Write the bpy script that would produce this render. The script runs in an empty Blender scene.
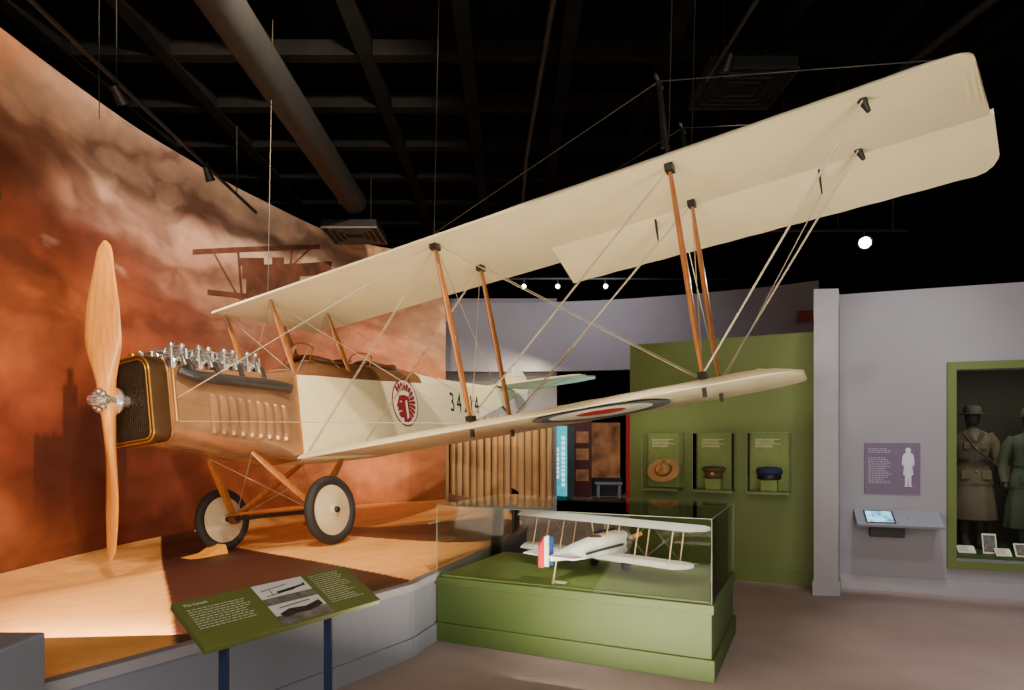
import bpy, bmesh, math, random
import numpy as np
from mathutils import Vector, Matrix, noise
random.seed(5)
CH=1.5; FPX=643.6; HY=441.0
COL=bpy.context.scene.collection
# ---------------------------------------------------------------- helpers
def lin(c):
    return tuple(((v/255)/12.92 if v/255<=0.04045 else (((v/255)+0.055)/1.055)**2.4) for v in c)
MATS={}
def mat(name,rgb,rough=.6,metal=0.,var=.12,scale=8.,bump=0.,bscale=60.,emit=0.,coat=0.,stretch=None,spec=None):
    if name in MATS: return MATS[name]
    m=bpy.data.materials.new(name);m.use_nodes=True;nt=m.node_tree;N=nt.nodes;L=nt.links
    b=N['Principled BSDF'];c=lin(rgb)
    tc=N.new('ShaderNodeTexCoord');src=tc.outputs['Object']
    if stretch:
        mp=N.new('ShaderNodeMapping');mp.inputs['Scale'].default_value=stretch;L.new(src,mp.inputs[0]);src=mp.outputs[0]
    n=N.new('ShaderNodeTexNoise');n.inputs['Scale'].default_value=scale;n.inputs['Detail'].default_value=4
    L.new(src,n.inputs['Vector'])
    r=N.new('ShaderNodeValToRGB');L.new(n.outputs['Fac'],r.inputs[0])
    r.color_ramp.elements[0].position=.3;r.color_ramp.elements[1].position=.7
    r.color_ramp.elements[0].color=(*[v*(1-var) for v in c],1);r.color_ramp.elements[1].color=(*[min(1,v*(1+var)) for v in c],1)
    L.new(r.outputs[0],b.inputs['Base Color'])
    b.inputs['Roughness'].default_value=rough;b.inputs['Metallic'].default_value=metal
    if spec is not None: b.inputs['Specular IOR Level'].default_value=spec
    if coat: b.inputs['Coat Weight'].default_value=coat
    if emit:
        L.new(r.outputs[0],b.inputs['Emission Color']);b.inputs['Emission Strength'].default_value=emit
    if bump:
        n2=N.new('ShaderNodeTexNoise');n2.inputs['Scale'].default_value=bscale;L.new(src,n2.inputs['Vector'])
        bp=N.new('ShaderNodeBump');bp.inputs['Strength'].default_value=bump;bp.inputs['Distance'].default_value=.01
        L.new(n2.outputs['Fac'],bp.inputs['Height']);L.new(bp.outputs[0],b.inputs['Normal'])
    MATS[name]=m;return m
def vcolmat(name,rough=.8,nscale=6,amt=.35,bump=.1,spec=.3):
    m=bpy.data.materials.new(name);m.use_nodes=True;nt=m.node_tree;N=nt.nodes;L=nt.links;b=N['Principled BSDF']
    a=N.new('ShaderNodeVertexColor');a.layer_name='Col'
    tc=N.new('ShaderNodeTexCoord');n=N.new('ShaderNodeTexNoise');n.inputs['Scale'].default_value=nscale;n.inputs['Detail'].default_value=8
    L.new(tc.outputs['Object'],n.inputs['Vector'])
    mr=N.new('ShaderNodeMapRange');mr.inputs[1].default_value=.3;mr.inputs[2].default_value=.7;mr.inputs[3].default_value=1-amt;mr.inputs[4].default_value=1+amt
    L.new(n.outputs['Fac'],mr.inputs[0])
    mx=N.new('ShaderNodeVectorMath');mx.operation='SCALE';L.new(a.outputs[0],mx.inputs[0]);L.new(mr.outputs[0],mx.inputs['Scale'])
    L.new(mx.outputs[0],b.inputs['Base Color']);b.inputs['Roughness'].default_value=rough;b.inputs['Specular IOR Level'].default_value=spec
    bp=N.new('ShaderNodeBump');bp.inputs['Strength'].default_value=bump;bp.inputs['Distance'].default_value=.01
    L.new(n.outputs['Fac'],bp.inputs['Height']);L.new(bp.outputs[0],b.inputs['Normal'])
    return m
def glassmat(name='clear_glass',ior=1.12,tint=(.97,.985,.975,1)):
    m=bpy.data.materials.new(name);m.use_nodes=True;nt=m.node_tree;N=nt.nodes;L=nt.links
    N.remove(N['Principled BSDF']);o=N['Material Output']
    t=N.new('ShaderNodeBsdfTransparent');t.inputs[0].default_value=tint
    g=N.new('ShaderNodeBsdfGlossy');g.inputs['Roughness'].default_value=.02;g.inputs[0].default_value=(.8,.8,.8,1)
    f=N.new('ShaderNodeFresnel');f.inputs[0].default_value=ior
    mx=N.new('ShaderNodeMixShader');L.new(f.outputs[0],mx.inputs[0]);L.new(t.outputs[0],mx.inputs[1]);L.new(g.outputs[0],mx.inputs[2]);L.new(mx.outputs[0],o.inputs[0])
    return m
GLASS=glassmat();ACRYL=glassmat('clear_acrylic',1.025,(.985,.99,.985,1))
def put(ob,parent=None):
    COL.objects.link(ob)
    if parent: ob.parent=parent
    return ob
def mk(name,V,Fc,mats,parent=None,smooth=False,mi=None,bevel=0,loc=None):
    me=bpy.data.meshes.new(name);me.from_pydata([tuple(v) for v in V],[],Fc)
    if not isinstance(mats,(list,tuple)): mats=[mats]
    for m in mats: me.materials.append(m)
    if mi is not None:
        for p,i in zip(me.polygons,mi): p.material_index=i
    bm=bmesh.new();bm.from_mesh(me);bmesh.ops.recalc_face_normals(bm,faces=bm.faces);bm.to_mesh(me);bm.free()
    if smooth:
        for p in me.polygons: p.use_smooth=True
    me.update()
    ob=bpy.data.objects.new(name,me);put(ob,parent)
    if smooth:
        try:
            me.set_sharp_from_angle(angle=math.radians(40))
        except Exception: pass
    if bevel:
        b=ob.modifiers.new('b','BEVEL');b.width=bevel;b.segments=2;b.limit_method='ANGLE'
    if loc is not None: ob.location=loc
    return ob
class G:
    "geometry gatherer"
    def __init__(s): s.V=[];s.F=[];s.M=[]
    def add(s,V,Fc,m=0):
        o=len(s.V);s.V+= [tuple(v) for v in V];s.F+=[tuple(i+o for i in f) for f in Fc];s.M+=[m]*len(Fc);return s
    def box(s,c,d,m=0,R=None):
        c=Vector(c);V=[]
        for x in(-1,1):
            for y in(-1,1):
                for z in(-1,1):
                    v=Vector((x*d[0]/2,y*d[1]/2,z*d[2]/2))
                    if R is not None: v=R@v
                    V.append(c+v)
        return s.add(V,[(0,1,3,2),(4,6,7,5),(0,4,5,1),(2,3,7,6),(0,2,6,4),(1,5,7,3)],m)
    def loft(s,rings,m=0,cap=True,close=False):
        n=len(rings[0]);V=[v for r in rings for v in r];Fc=[]
        k=len(rings)
        for i in range(k if close else k-1):
            a=i*n;b=((i+1)%k)*n
            for j in range(n):
                Fc.append((a+j,a+(j+1)%n,b+(j+1)%n,b+j))
        if cap and not close:
            Fc.append(tuple(range(n))[::-1]);Fc.append(tuple((k-1)*n+j for j in range(n)))
        return s.add(V,Fc,m)
    def tube(s,pts,r,m=0,n=10):
        pts=[Vector(p) for p in pts];rings=[]
        rr=r if isinstance(r,(list,tuple)) else [r]*len(pts)
        prev=None
        for i,p in enumerate(pts):
            d=(pts[min(i+1,len(pts)-1)]-pts[max(i-1,0)]).normalized()
            if prev is None:
                a=Vector((0,0,1)) if abs(d.z)<.9 else Vector((1,0,0))
                u=d.cross(a).normalized()
            else: u=(prev-d*prev.dot(d)).normalized()
            prev=u;w=d.cross(u)
            rings.append([p+(u*math.cos(t)+w*math.sin(t))*rr[i] for t in [2*math.pi*j/n for j in range(n)]])
        return s.loft(rings,m)
    def blade(s,p0,p1,fwd,wc,th,m=0,n=12,taper=.55):
        "streamlined strut: chord wc along fwd, thickness th"
        p0=Vector(p0);p1=Vector(p1);d=(p1-p0).normalized();f=Vector(fwd);f=(f-d*f.dot(d)).normalized();w=d.cross(f);rings=[]
        for k in range(9):
            t=k/8;q=p0.lerp(p1,t);sc=taper+(1-taper)*math.sin(math.pi*t)**.7
            rings.append([q+f*math.cos(a)*wc/2*sc+w*math.sin(a)*th/2*sc for a in [2*math.pi*j/n for j in range(n)]])
        return s.loft(rings,m)
    def rev(s,prof,c,axis,m=0,n=32,close=False):
        "profile (r,h) revolved around axis at c"
        c=Vector(c);ax=Vector(axis).normalized();a=Vector((0,0,1)) if abs(ax.z)<.9 else Vector((1,0,0));u=ax.cross(a).normalized();w=ax.cross(u)
        rings=[]
        for r,h in prof:
            rings.append([c+ax*h+(u*math.cos(t)+w*math.sin(t))*r for t in [2*math.pi*j/n for j in range(n)]])
        return s.loft(rings,m,cap=not close,close=close)
    def sph(s,c,r,m=0,n=12):
        r=r if isinstance(r,(list,tuple)) else (r,r,r);rings=[]
        for i in range(1,n):
            a=math.pi*i/n
            rings.append([(c[0]+r[0]*math.sin(a)*math.cos(t),c[1]+r[1]*math.sin(a)*math.sin(t),c[2]+r[2]*math.cos(a)) for t in [2*math.pi*j/(2*n) for j in range(2*n)]])
        return s.loft(rings,m)
    def quad(s,a,b,c,d,m=0): return s.add([a,b,c,d],[(0,1,2,3)],m)
    def out(s,name,mats,parent=None,smooth=False,bevel=0,loc=None):
        return mk(name,s.V,s.F,mats,parent,smooth,s.M,bevel,loc)
def tag(ob,label,cat,group=None,kind=None):
    ob['label']=label;ob['category']=cat
    if group: ob['group']=group
    if kind: ob['kind']=kind
    return ob
def struct(ob): ob['kind']='structure';return ob
def empty(name,loc,R=None):
    e=bpy.data.objects.new(name,None);e.empty_display_size=.2
    COL.objects.link(e)
    M=Matrix.Translation(Vector(loc))
    if R is not None: M=M@R.to_4x4()
    e.matrix_world=M
    return e
def text(name,body,size,M,material,parent=None,ext=.002,align='CENTER',yal='CENTER',space=1.,shear=0,cs=1.):
    cu=bpy.data.curves.new(name,'FONT');cu.body=body;cu.size=size;cu.extrude=ext;cu.align_x=align;cu.align_y=yal;cu.space_line=space;cu.shear=shear;cu.space_character=cs
    t=bpy.data.objects.new(name+'_c',cu);COL.objects.link(t)
    dg=bpy.context.evaluated_depsgraph_get();me=bpy.data.meshes.new_from_object(t.evaluated_get(dg))
    bpy.data.objects.remove(t)
    me.transform(M);me.materials.clear();me.materials.append(material);me.name=name
    ob=bpy.data.objects.new(name,me);return put(ob,parent)
def basis(x,y,z,o=(0,0,0)):
    x,y,z=Vector(x),Vector(y),Vector(z)
    M=Matrix(((x.x,y.x,z.x,o[0]),(x.y,y.y,z.y,o[1]),(x.z,y.z,z.z,o[2]),(0,0,0,1)));return M
# ---------------------------------------------------------------- materials
fabric=mat('doped_cream_fabric',(240,226,184),.55,var=.04,scale=3,bump=.06,bscale=25)
fabric2=mat('pale_linen_fabric',(230,218,182),.6,var=.04,scale=4,bump=.05)
metalcowl=mat('tan_cowl_metal',(174,130,94),.24,.5,var=.16,scale=4,bump=.05)
deckm=mat('brown_deck_metal',(132,92,62),.4,.2,var=.12)
wood=mat('varnished_strut_wood',(156,92,38),.3,var=.25,scale=6,coat=.5,stretch=(6,6,1))
propw=mat('honey_propeller_wood',(216,144,60),.26,var=.18,scale=5,coat=.6,stretch=(8,8,1))
black=mat('black_paint',(18,17,17),.5)
dark=mat('dark_interior',(14,12,11),.8)
rubber=mat('tyre_rubber',(34,32,31),.75,bump=.2)
cream=mat('cream_wheel_cover',(200,182,146),.5,var=.06)
steel=mat('bright_steel',(220,220,219),.2,.9)
wirem=mat('wire_steel',(176,166,146),.4,.5)
cablem=mat('dull_cable_steel',(62,58,52),.5,.5)
gun=mat('gunmetal_exhaust',(84,82,82),.35,.7,bump=.1)
blackgun=mat('dark_fitting_metal',(52,50,48),.4,.6)
brass=mat('aged_brass',(196,144,62),.3,.8)
leather=mat('brown_leather',(92,50,26),.5,bump=.2)
red=mat('insignia_red',(186,40,36),.6)
maroon=mat('emblem_maroon',(140,26,34),.6)
white=mat('insignia_white',(238,232,216),.6,var=.04)
blueg=mat('insignia_slate_blue',(98,104,112),.6)
green=mat('museum_green_paint',(84,98,42),.6,var=.05,scale=2,bump=.03)
cgreen=mat('case_green_paint',(62,80,32),.6,var=.05,scale=2,bump=.03)
deckg=mat('case_deck_green',(96,116,50),.6,var=.05,scale=2)
greend=mat('deep_green_paint',(58,74,30),.6,var=.05,scale=2)
lav=mat('lavender_gray_paint',(134,130,137),.8,var=.05,scale=1.2,bump=.03)
lavl=mat('pale_gray_trim_paint',(146,142,148),.7,var=.04)
plinthm=mat('gray_plinth_paint',(122,124,136),.6,var=.05,scale=2)
ceilm=mat('black_ceiling_paint',(3,3,3),.9,var=.3,scale=2,spec=.05)
beamm=mat('charcoal_beam_paint',(18,17,16),.95,var=.25,scale=3,spec=.05)
ductm=mat('gray_duct_metal',(30,29,28),.6,.1,var=.15,spec=.2)
ventm=mat('gray_vent_paint',(86,82,78),.6)
carpet=mat('mauve_gray_carpet',(146,128,124),.95,var=.14,scale=1.5,bump=.5,bscale=220)
postm=mat('navy_post_metal',(36,50,78),.4,.4)
# ---------------------------------------------------------------- camera
cam=bpy.data.cameras.new('camera');co=bpy.data.objects.new('camera',cam);COL.objects.link(co)
co.location=(0,0,CH);co.rotation_euler=(math.pi/2,0,0);cam.sensor_width=36;cam.lens=FPX*36/1024;cam.shift_y=(HY-345)/1024
cam.clip_start=.05;bpy.context.scene.camera=co
# ---------------------------------------------------------------- room shell
struct(mk('floor',[(-9,-3,0),(12,-3,0),(12,21,0),(-9,21,0)],[(0,1,2,3)],carpet))
struct(mk('ceiling',[(-9,-3,5.9),(12,-3,5.9),(12,21,5.9),(-9,21,5.9)],[(0,1,2,3)],ceilm))
struct(G().box((1.5,20.0,2.95),(21,.2,5.9)).out('wall_back',ceilm))
struct(G().box((-7.0,8.6,2.95),(.2,23,5.9)).out('wall_left',ceilm))
struct(G().box((11.0,8.6,2.95),(.2,23,5.9)).out('wall_right',ceilm))
k=0
for x in np.arange(-6,10.5,1.1):
    k+=1;struct(G().box((x,8.5,5.79),(.16,22,.18)).out('trim_%d'%k,beamm))
for y in np.arange(.5,19,1.1):
    k+=1;struct(G().box((2,y,5.80),(17.6,.15,.17)).out('trim_%d'%k,beamm))
# ---------------------------------------------------------------- mural wall (curved)
def catmull(P,n):
    P=[Vector((p[0],p[1],0)) for p in P];P=[P[0]*2-P[1]]+P+[P[-1]*2-P[-2]];out=[]
    for i in range(1,len(P)-2):
        for j in range(n):
            t=j/n;a,b,c,d=P[i-1],P[i],P[i+1],P[i+2]
            out.append(.5*((2*b)+(-a+c)*t+(2*a-5*b+4*c-d)*t*t+(-a+3*b-3*c+d)*t**3))
    out.append(P[-2]);return out
def resample(C,n):
    L=[0]
    for a,b in zip(C,C[1:]): L.append(L[-1]+(b-a).length)
    out=[]
    for i in range(n):
        s=L[-1]*i/(n-1);j=max(0,min(len(L)-2,next((q for q in range(len(L)-1) if L[q+1]>=s-1e-9),len(L)-2)))
        t=(s-L[j])/max(1e-9,L[j+1]-L[j]);out.append(C[j].lerp(C[j+1],t))
    return out
WALLP=[(-4.35,2.2),(-4.58,4.2),(-4.6,5.8),(-4.49,7.37),(-4.3,8.33),(-3.94,9.68),(-2.98,11.85),(-1.35,13.0)]
WC=resample(catmull(WALLP,14),420)
KEY=[((5,50),(190,124,86)),((45,100),(220,170,140)),((100,120),(232,188,162)),((110,170),(224,172,146)),((70,150),(212,152,120)),((15,165),(108,54,38)),((75,245),(108,50,36)),((20,225),(132,66,44)),((160,180),(232,188,164)),
((230,225),(238,206,182)),((200,270),(212,154,126)),((120,290),(140,74,52)),((30,310),(208,112,64)),((70,320),(186,98,58)),((160,330),(140,74,50)),((60,375),(168,84,50)),((20,420),(138,66,42)),((60,480),(96,44,30)),((110,430),(108,50,34)),
((20,535),(144,80,46)),((150,490),(96,44,30)),((250,480),(154,82,50)),((380,460),(218,138,86)),((435,480),(188,116,72)),((380,330),(208,136,100)),((430,290),(224,178,140)),((300,330),(180,112,84)),((-200,200),(170,90,60)),((-200,500),(100,46,28)),((290,262),(232,198,172)),((420,420),(216,136,86)),((330,500),(180,104,62))]
KP=np.array([k[0] for k in KEY],float);KC=np.array([lin(k[1]) for k in KEY])
def fbm(v,o=5): return noise.fractal(v,1.0,2.0,o)
def billow(v,o=6): return noise.turbulence(v,o,True,noise_basis='PERLIN_ORIGINAL',amplitude_scale=.5,frequency_scale=2.0)
def muralcol(p):
    px=512+FPX*p.x/p.y;py=HY-FPX*(p.z-CH)/p.y
    q=Vector((p.x*.5+p.y*.55,p.z*1.0,1.3))
    wx=fbm(q*.9,4);wy=fbm(q*.9+Vector((7,3,1)),4)
    d=((KP-np.array([px+wx*45,py+wy*36]))**2).sum(1)
    w=np.exp(-d/(2*27**2))+1e-5/(1+d/1e4);c=(w[:,None]*KC).sum(0)/w.sum()
    b1=billow(Vector((q.x*.8+wx*.4,q.y*1.3+wy*.4,4.)),5)
    c=c*(.70+.70*min(1.2,b1))
    b2=billow(Vector((q.x*.5+wy*.5+3,q.y*.8+wx*.35,9.)),6)
    up=max(0,min(1,(430-py)/120))
    t=max(0,min(1,(.46-b2)*4))*up
    c=c*(1-.6*t)+np.array(lin((94,48,36)))*.6*t
    t=max(0,min(1,(b2-.66)*3.0))*up
    c=c*(1-.6*t)+np.array(lin((244,212,188)))*.6*t
    if 30<px<125:
        e=10*noise.noise(Vector((px*.3,0,0)))+5*noise.noise(Vector((px*1.1,3,0)))
        top=432+e*.6
        if 64<px<71: top=366
        elif 60<px<76: top=382
        elif 76<=px<92: top=404+2*math.sin(px*2)
        elif 92<=px<100: top=392
        f=.72*max(0,min(1,(py-top)/5))*max(0,min(1,(520-py)/60))
        c=c*(1-f)+np.array(lin((62,28,20)))*f
    return c
NZ=220;V=[];C=[]
for i,w in enumerate(WC):
    for j in range(NZ+1):
        z=.1+5.1*j/NZ;p=Vector((w.x,w.y,z));V.append(p);C.append(muralcol(p))
n=len(WC);Fc=[(i*(NZ+1)+j,(i+1)*(NZ+1)+j,(i+1)*(NZ+1)+j+1,i*(NZ+1)+j+1) for i in range(n-1) for j in range(NZ)]
mw=mk('wall_mural',V,Fc,vcolmat('painted_cloud_mural',.75,nscale=4.0,amt=.12,bump=.03,spec=.2),None,True)
ca=mw.data.color_attributes.new('Col','FLOAT_COLOR','POINT')
for i,c in enumerate(C): ca.data[i].color=(max(0,c[0]),max(0,c[1]),max(0,c[2]),1)
so=mw.modifiers.new('s','SOLIDIFY');so.thickness=.05;so.offset=0
struct(mw)
def wallpt(px,py,off=.04):
    kk=(px-512)/FPX
    for a,b in zip(WC,WC[1:]):
        fa=a.x-kk*a.y;fb=b.x-kk*b.y
        if fa*fb<=0:
            t=fa/(fa-fb) if fa!=fb else 0;q=a.lerp(b,t);d=(b-a).normalized();nrm=Vector((d.y,-d.x,0))
            z=CH+(HY-py)/FPX*q.y;q=q+nrm*off;return Vector((q.x,q.y,z))
g=G()
def strip(pts,wd,m=0):
    "ribbon painted along the wall"
    for (x0,y0),(x1,y1) in zip(pts,pts[1:]):
        nseg=max(1,int(abs(x1-x0)/8))
        for s in range(nseg):
            xa,ya=x0+(x1-x0)*s/nseg,y0+(y1-y0)*s/nseg;xb,yb=x0+(x1-x0)*(s+1)/nseg,y0+(y1-y0)*(s+1)/nseg
            if abs(xb-xa)>abs(yb-ya)*.5: g.quad(wallpt(xa,ya-wd/2),wallpt(xb,yb-wd/2),wallpt(xb,yb+wd/2),wallpt(xa,ya+wd/2),m)
            else: g.quad(wallpt(xa-wd/2,ya),wallpt(xa+wd/2,ya),wallpt(xb+wd/2,yb),wallpt(xb-wd/2,yb),m)
strip([(190,252),(230,250),(318,247)],5)
strip([(238,262),(262,262)],8);strip([(240,272),(300,270),(330,268)],13);strip([(244,285),(298,282)],18)
strip([(212,254),(238,300)],2.5);strip([(236,252),(240,300)],2.5);strip([(290,250),(286,300)],2.5);strip([(308,249),(280,275)],2.5)
strip([(205,292),(240,296),(300,296)],5);strip([(270,262),(282,262)],9)
pm=mat('mural_brown_paint',(120,74,54),.8,var=.45,scale=3)
tag(g.out('painted_biplane',pm),'faded brown biplane painted on the sunset cloud mural','mural painting')['kind']='stuff'
# ---------------------------------------------------------------- platform
PW=Vector((-1.75,6.22,0));EE=Vector((-.893,.449,0))
def sm(t): t=max(0,min(1,t));return t*t*(3-2*t)
def platz(x,y):
    s=(Vector((x,y,0))-PW).dot(EE);return CH-1.0-.18*sm(s/1.52)
FP=[(-3.3,.7),(-2.6,1.7),(-1.93,2.69),(-1.24,3.71),(-.72,4.5)]
FC=[Vector((a,b,0)) for a,b in FP]+catmull([(-.66,4.72),(-.38,5.5),(-.14,6.3),(.1,7.2),(.1,8.5),(-.45,11),(-1.3,12.8)],8)
FC=resample(FC,420);WB=resample([Vector((-4.3,.7,0))]+[w+Vector((.05,-.03,0)) for w in WC],420)
def inpoly(x,y,P):
    r=False;j=len(P)-1
    for i in range(len(P)):
        if (P[i][1]>y)!=(P[j][1]>y) and x<(P[j][0]-P[i][0])*(y-P[i][1])/(P[j][1]-P[i][1])+P[i][0]: r=not r
        j=i
    return r
def smoothpoly(P):
    Q=[(p[0],p[1]) for p in P]
    for _ in range(3):
        R_=[]
        for i in range(len(Q)):
            a,b=Q[i],Q[(i+1)%len(Q)];R_+=[(a[0]*.75+b[0]*.25,a[1]*.75+b[1]*.25),(a[0]*.25+b[0]*.75,a[1]*.25+b[1]*.75)]
        Q=R_
    return Q
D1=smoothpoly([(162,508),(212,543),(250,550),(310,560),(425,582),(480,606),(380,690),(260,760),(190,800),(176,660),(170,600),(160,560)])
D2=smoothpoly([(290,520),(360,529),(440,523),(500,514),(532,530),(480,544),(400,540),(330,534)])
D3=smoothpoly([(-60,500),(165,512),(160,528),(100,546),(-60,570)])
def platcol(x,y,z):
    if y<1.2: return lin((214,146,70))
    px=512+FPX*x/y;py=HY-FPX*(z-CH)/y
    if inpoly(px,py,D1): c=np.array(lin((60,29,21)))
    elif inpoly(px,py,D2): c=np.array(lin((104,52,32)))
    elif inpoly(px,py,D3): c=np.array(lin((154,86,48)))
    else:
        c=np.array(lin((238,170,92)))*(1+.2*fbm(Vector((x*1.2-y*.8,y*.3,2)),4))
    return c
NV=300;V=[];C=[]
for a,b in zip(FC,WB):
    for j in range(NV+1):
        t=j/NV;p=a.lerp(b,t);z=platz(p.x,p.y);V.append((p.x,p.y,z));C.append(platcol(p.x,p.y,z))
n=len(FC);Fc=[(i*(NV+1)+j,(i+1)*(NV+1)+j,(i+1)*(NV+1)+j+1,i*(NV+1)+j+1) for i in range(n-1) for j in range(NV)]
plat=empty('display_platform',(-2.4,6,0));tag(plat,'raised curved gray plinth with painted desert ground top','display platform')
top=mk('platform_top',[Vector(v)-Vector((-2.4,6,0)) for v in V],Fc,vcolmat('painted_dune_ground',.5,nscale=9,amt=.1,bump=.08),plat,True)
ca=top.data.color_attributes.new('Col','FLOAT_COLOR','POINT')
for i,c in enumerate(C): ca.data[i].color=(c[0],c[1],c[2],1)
def offs(Cv,o):
    out=[]
    for i,p in enumerate(Cv):
        d=(Cv[min(i+1,len(Cv)-1)]-Cv[max(i-1,0)]).normalized();out.append(p+Vector((d.y,-d.x,0))*o)
    return out
def curvewall(name,Cv,z0,z1,o0,o1,m,parent,org=(-2.4,6,0)):
    A=offs(Cv,o0);B=offs(Cv,o1);rings=[]
    for a,b in zip(A,B):
        zt=z1 if not callable(z1) else z1(a.x,a.y)
        rings.append([Vector((a.x,a.y,z0))-Vector(org),Vector((b.x,b.y,z0))-Vector(org),Vector((b.x,b.y,zt))-Vector(org),Vector((a.x,a.y,zt))-Vector(org)])
    return G().loft(rings).out(name,m,parent)
FCc=FC[::2]
curvewall('plinth_side',FCc,.0,lambda x,y:platz(x,y)+.004,-.03,.03,plinthm,plat)
curvewall('plinth_baseboard',FCc,.0,.13,.03,.05,plinthm,plat)
curvewall('plinth_edge_trim',FCc,.455,lambda x,y:platz(x,y)+.006,.03,.045,lavl,plat)
GB=[p for p in FC if 4.9<p.y<9.0]
edge=mat('glass_edge_green',(120,140,120),.3)
gb=empty('glass_barrier',(GB[0].x,GB[0].y,.51));tag(gb,'low clear curved glass barrier along the platform edge','barrier')
org=(GB[0].x,GB[0].y,.51)
curvewall('barrier_glass',GB,.51,.86,-.06,-.052,ACRYL,gb,org)
curvewall('barrier_edge',GB,.86,.866,-.06,-.052,edge,gb,org)
# ---------------------------------------------------------------- biplane
a,b,c_=.465,-.012,.118
F0=Vector((-math.sin(a),-math.cos(a),0));P0=Vector((math.cos(a),-math.sin(a),0));Zv=Vector((0,0,1))
Fw=F0*math.cos(b)+Zv*math.sin(b);U1=Zv*math.cos(b)-F0*math.sin(b)
Pw=P0*math.cos(c_)+U1*math.sin(c_);Uw=U1*math.cos(c_)-P0*math.sin(c_)
RM=Matrix((Fw,Pw,Uw)).transposed()
O=Vector((-3.259,5.190,.325+CH));BASE=Vector((-1.586,0,-1.44))
plane=empty('biplane',O+RM@BASE,RM)
tag(plane,'vintage cream fabric biplane with wooden propeller, banked on desert platform','airplane')
LB=-BASE
def pp(g,name,mats,smooth=True,bevel=0,parent=None):
    ob=g.out(name,mats,parent or plane,smooth,bevel)
    if parent is None: ob.location=LB
    return ob
xu,zu,xl,zl,yi,yo,dih=-1.327,1.018,-1.619,-.495,2.304,4.338,.027
def prof(cf):
    m=4*.98*(cf**.55)*(1-cf)**.9*.62 if 0<cf<1 else 0
    return m
def wing(name,y0,y1,le,te,z0,mats,th=.095,under=.25,n=14,rib=.30,cle=.22,cte=.5,dihv=dih,rake=0,kt=.75,thin=.3):
    ys=list(np.arange(y0,y1-cle,rib/2))+[y1-cle*(1-math.sin(q)) for q in np.linspace(0,math.pi/2,9)]
    rings=[]
    for i,y in enumerate(ys):
        xa,xb=le(y),te(y)
        u=max(0,(y-(y1-cle))/cle);xa-=cle*(1-math.sqrt(max(0,1-u*u)))*1.0
        u=max(0,(y-(y1-cte))/cte);xb+=cte*(1-math.sqrt(max(0,1-u*u)))*kt
        if xb>xa-.02: xb=xa-.02
        ch=xa-xb;sag=.95 if i%2 else 1.
        thk=th*(1 if y<y1-.3 else max(thin,(y1-y)/.3)**.6)
        up=[];lo=[];rw=sm((y-(y1-1.0))/1.0)*rake
        for j in range(n+1):
            cf=(1-math.cos(math.pi*j/n))/2;m=prof(cf)
            yy=y-rw*(1-cf)
            zz=z0+dihv*y
            up.append((xa-cf*ch,yy,zz+m*thk*sag+.004));lo.append((xa-cf*ch,yy,zz+m*thk*under*(2-sag)-.004-.01*math.sin(math.pi*cf)*(0 if i%2 else 1)))
        rings.append(up+lo[::-1])
    g=G().loft(rings);return pp(g,name,mats,True)
AY=3.0
def teu(y): return xu-1.5 if y<AY else xu-1.06
wing('upper_wing',-.33,6.40,lambda y:xu,teu,zu,fabric,cle=.14,cte=.01,rake=.24)
def ailer():
    rings=[];ysl=list(np.arange(AY+.03,6.3,.15))+[6.3+.12*math.sin(q) for q in np.linspace(0,math.pi/2,8)]
    for i,y in enumerate(ysl):
        hx=xu-1.052;z=zu+dih*y
        L=.54+.03*sm((y-3)/3.4);u=max(0,(y-6.3)/.12);L-=.16*(1-math.sqrt(max(0,1-min(1,u)**2)))
        r=[];ca_,sa=math.cos(.44),math.sin(.44);sag=.004*(i%2)
        for cf in np.linspace(0,1,7):
            r.append((hx-cf*L*ca_,y+cf*.08*sm((y-5.9)/.5),z+.03*(1-cf)+.006-cf*L*sa-sag))
        for cf in np.linspace(1,0,7):
            r.append((hx-cf*L*ca_,y+cf*.08*sm((y-5.9)/.5),z-.004-cf*L*sa+sag))
        rings.append(r)
    return pp(G().loft(rings),'aileron',fabric)
ailer()
LZ=zl-.085
wing('lower_wing',.36,5.02,lambda y:xl,lambda y:xl-1.5,LZ,fabric2,cle=.3,cte=.75,thin=.12)
def disc(name,r0,r1,cx,cy,m,dz,parent=plane):
    g=G();n=48;V=[];
    for k in range(n+1):
        for s_ in range(7):
            rr=r0+(r1-r0)*s_/6;t=2*math.pi*k/n;x=cx+rr*math.cos(t);y=cy+rr*math.sin(t)
            cf=(xl-x)/1.5;mm=prof(cf)
            V.append((x,y,LZ+dih*y+mm*.095*.25-.004-.017-dz))
    Fc=[(k*7+s_,(k+1)*7+s_,(k+1)*7+s_+1,k*7+s_+1) for k in range(n) for s_ in range(6)]
    g.add(V,Fc);return pp(g,name,m,True)
disc('wing_roundel',.46,.62,-2.33,3.33,blueg,.000);disc('wing_roundel',.22,.465,-2.33,3.33,white,.0005);disc('wing_roundel',.0,.225,-2.33,3.33,red,.001)
def su(y,r): return Vector((xu-.168-.8*r,y,zu+dih*y+.01))
def sl(y,r): return Vector((xl-.168-.8*r,y,zl+dih*y-.03))
for y in(yi,yo):
    for r in(0,1):
        pp(G().blade(sl(y,r),su(y,r),(1,0,0),.085,.045),'interplane_strut',wood)
        for q,d in((su(y,r)-Vector((0,0,.03)),(.09,.06,.05)),(sl(y,r)+Vector((0,0,.04)),(.09,.06,.05)),(sl(y,r)-Vector((0,0,.09)),(.03,.03,.07))):
            pp(G().box(q,d),'strut_fitting',blackgun,False)
for y in(-.33,.33):
    pp(G().blade((-1.73,y,.30),su(y,0),(1,0,0),.075,.04),'cabane_strut',wood)
    pp(G().blade((-2.6,y,.32),su(y,1),(1,0,0),.075,.04),'cabane_strut',wood)
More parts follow.
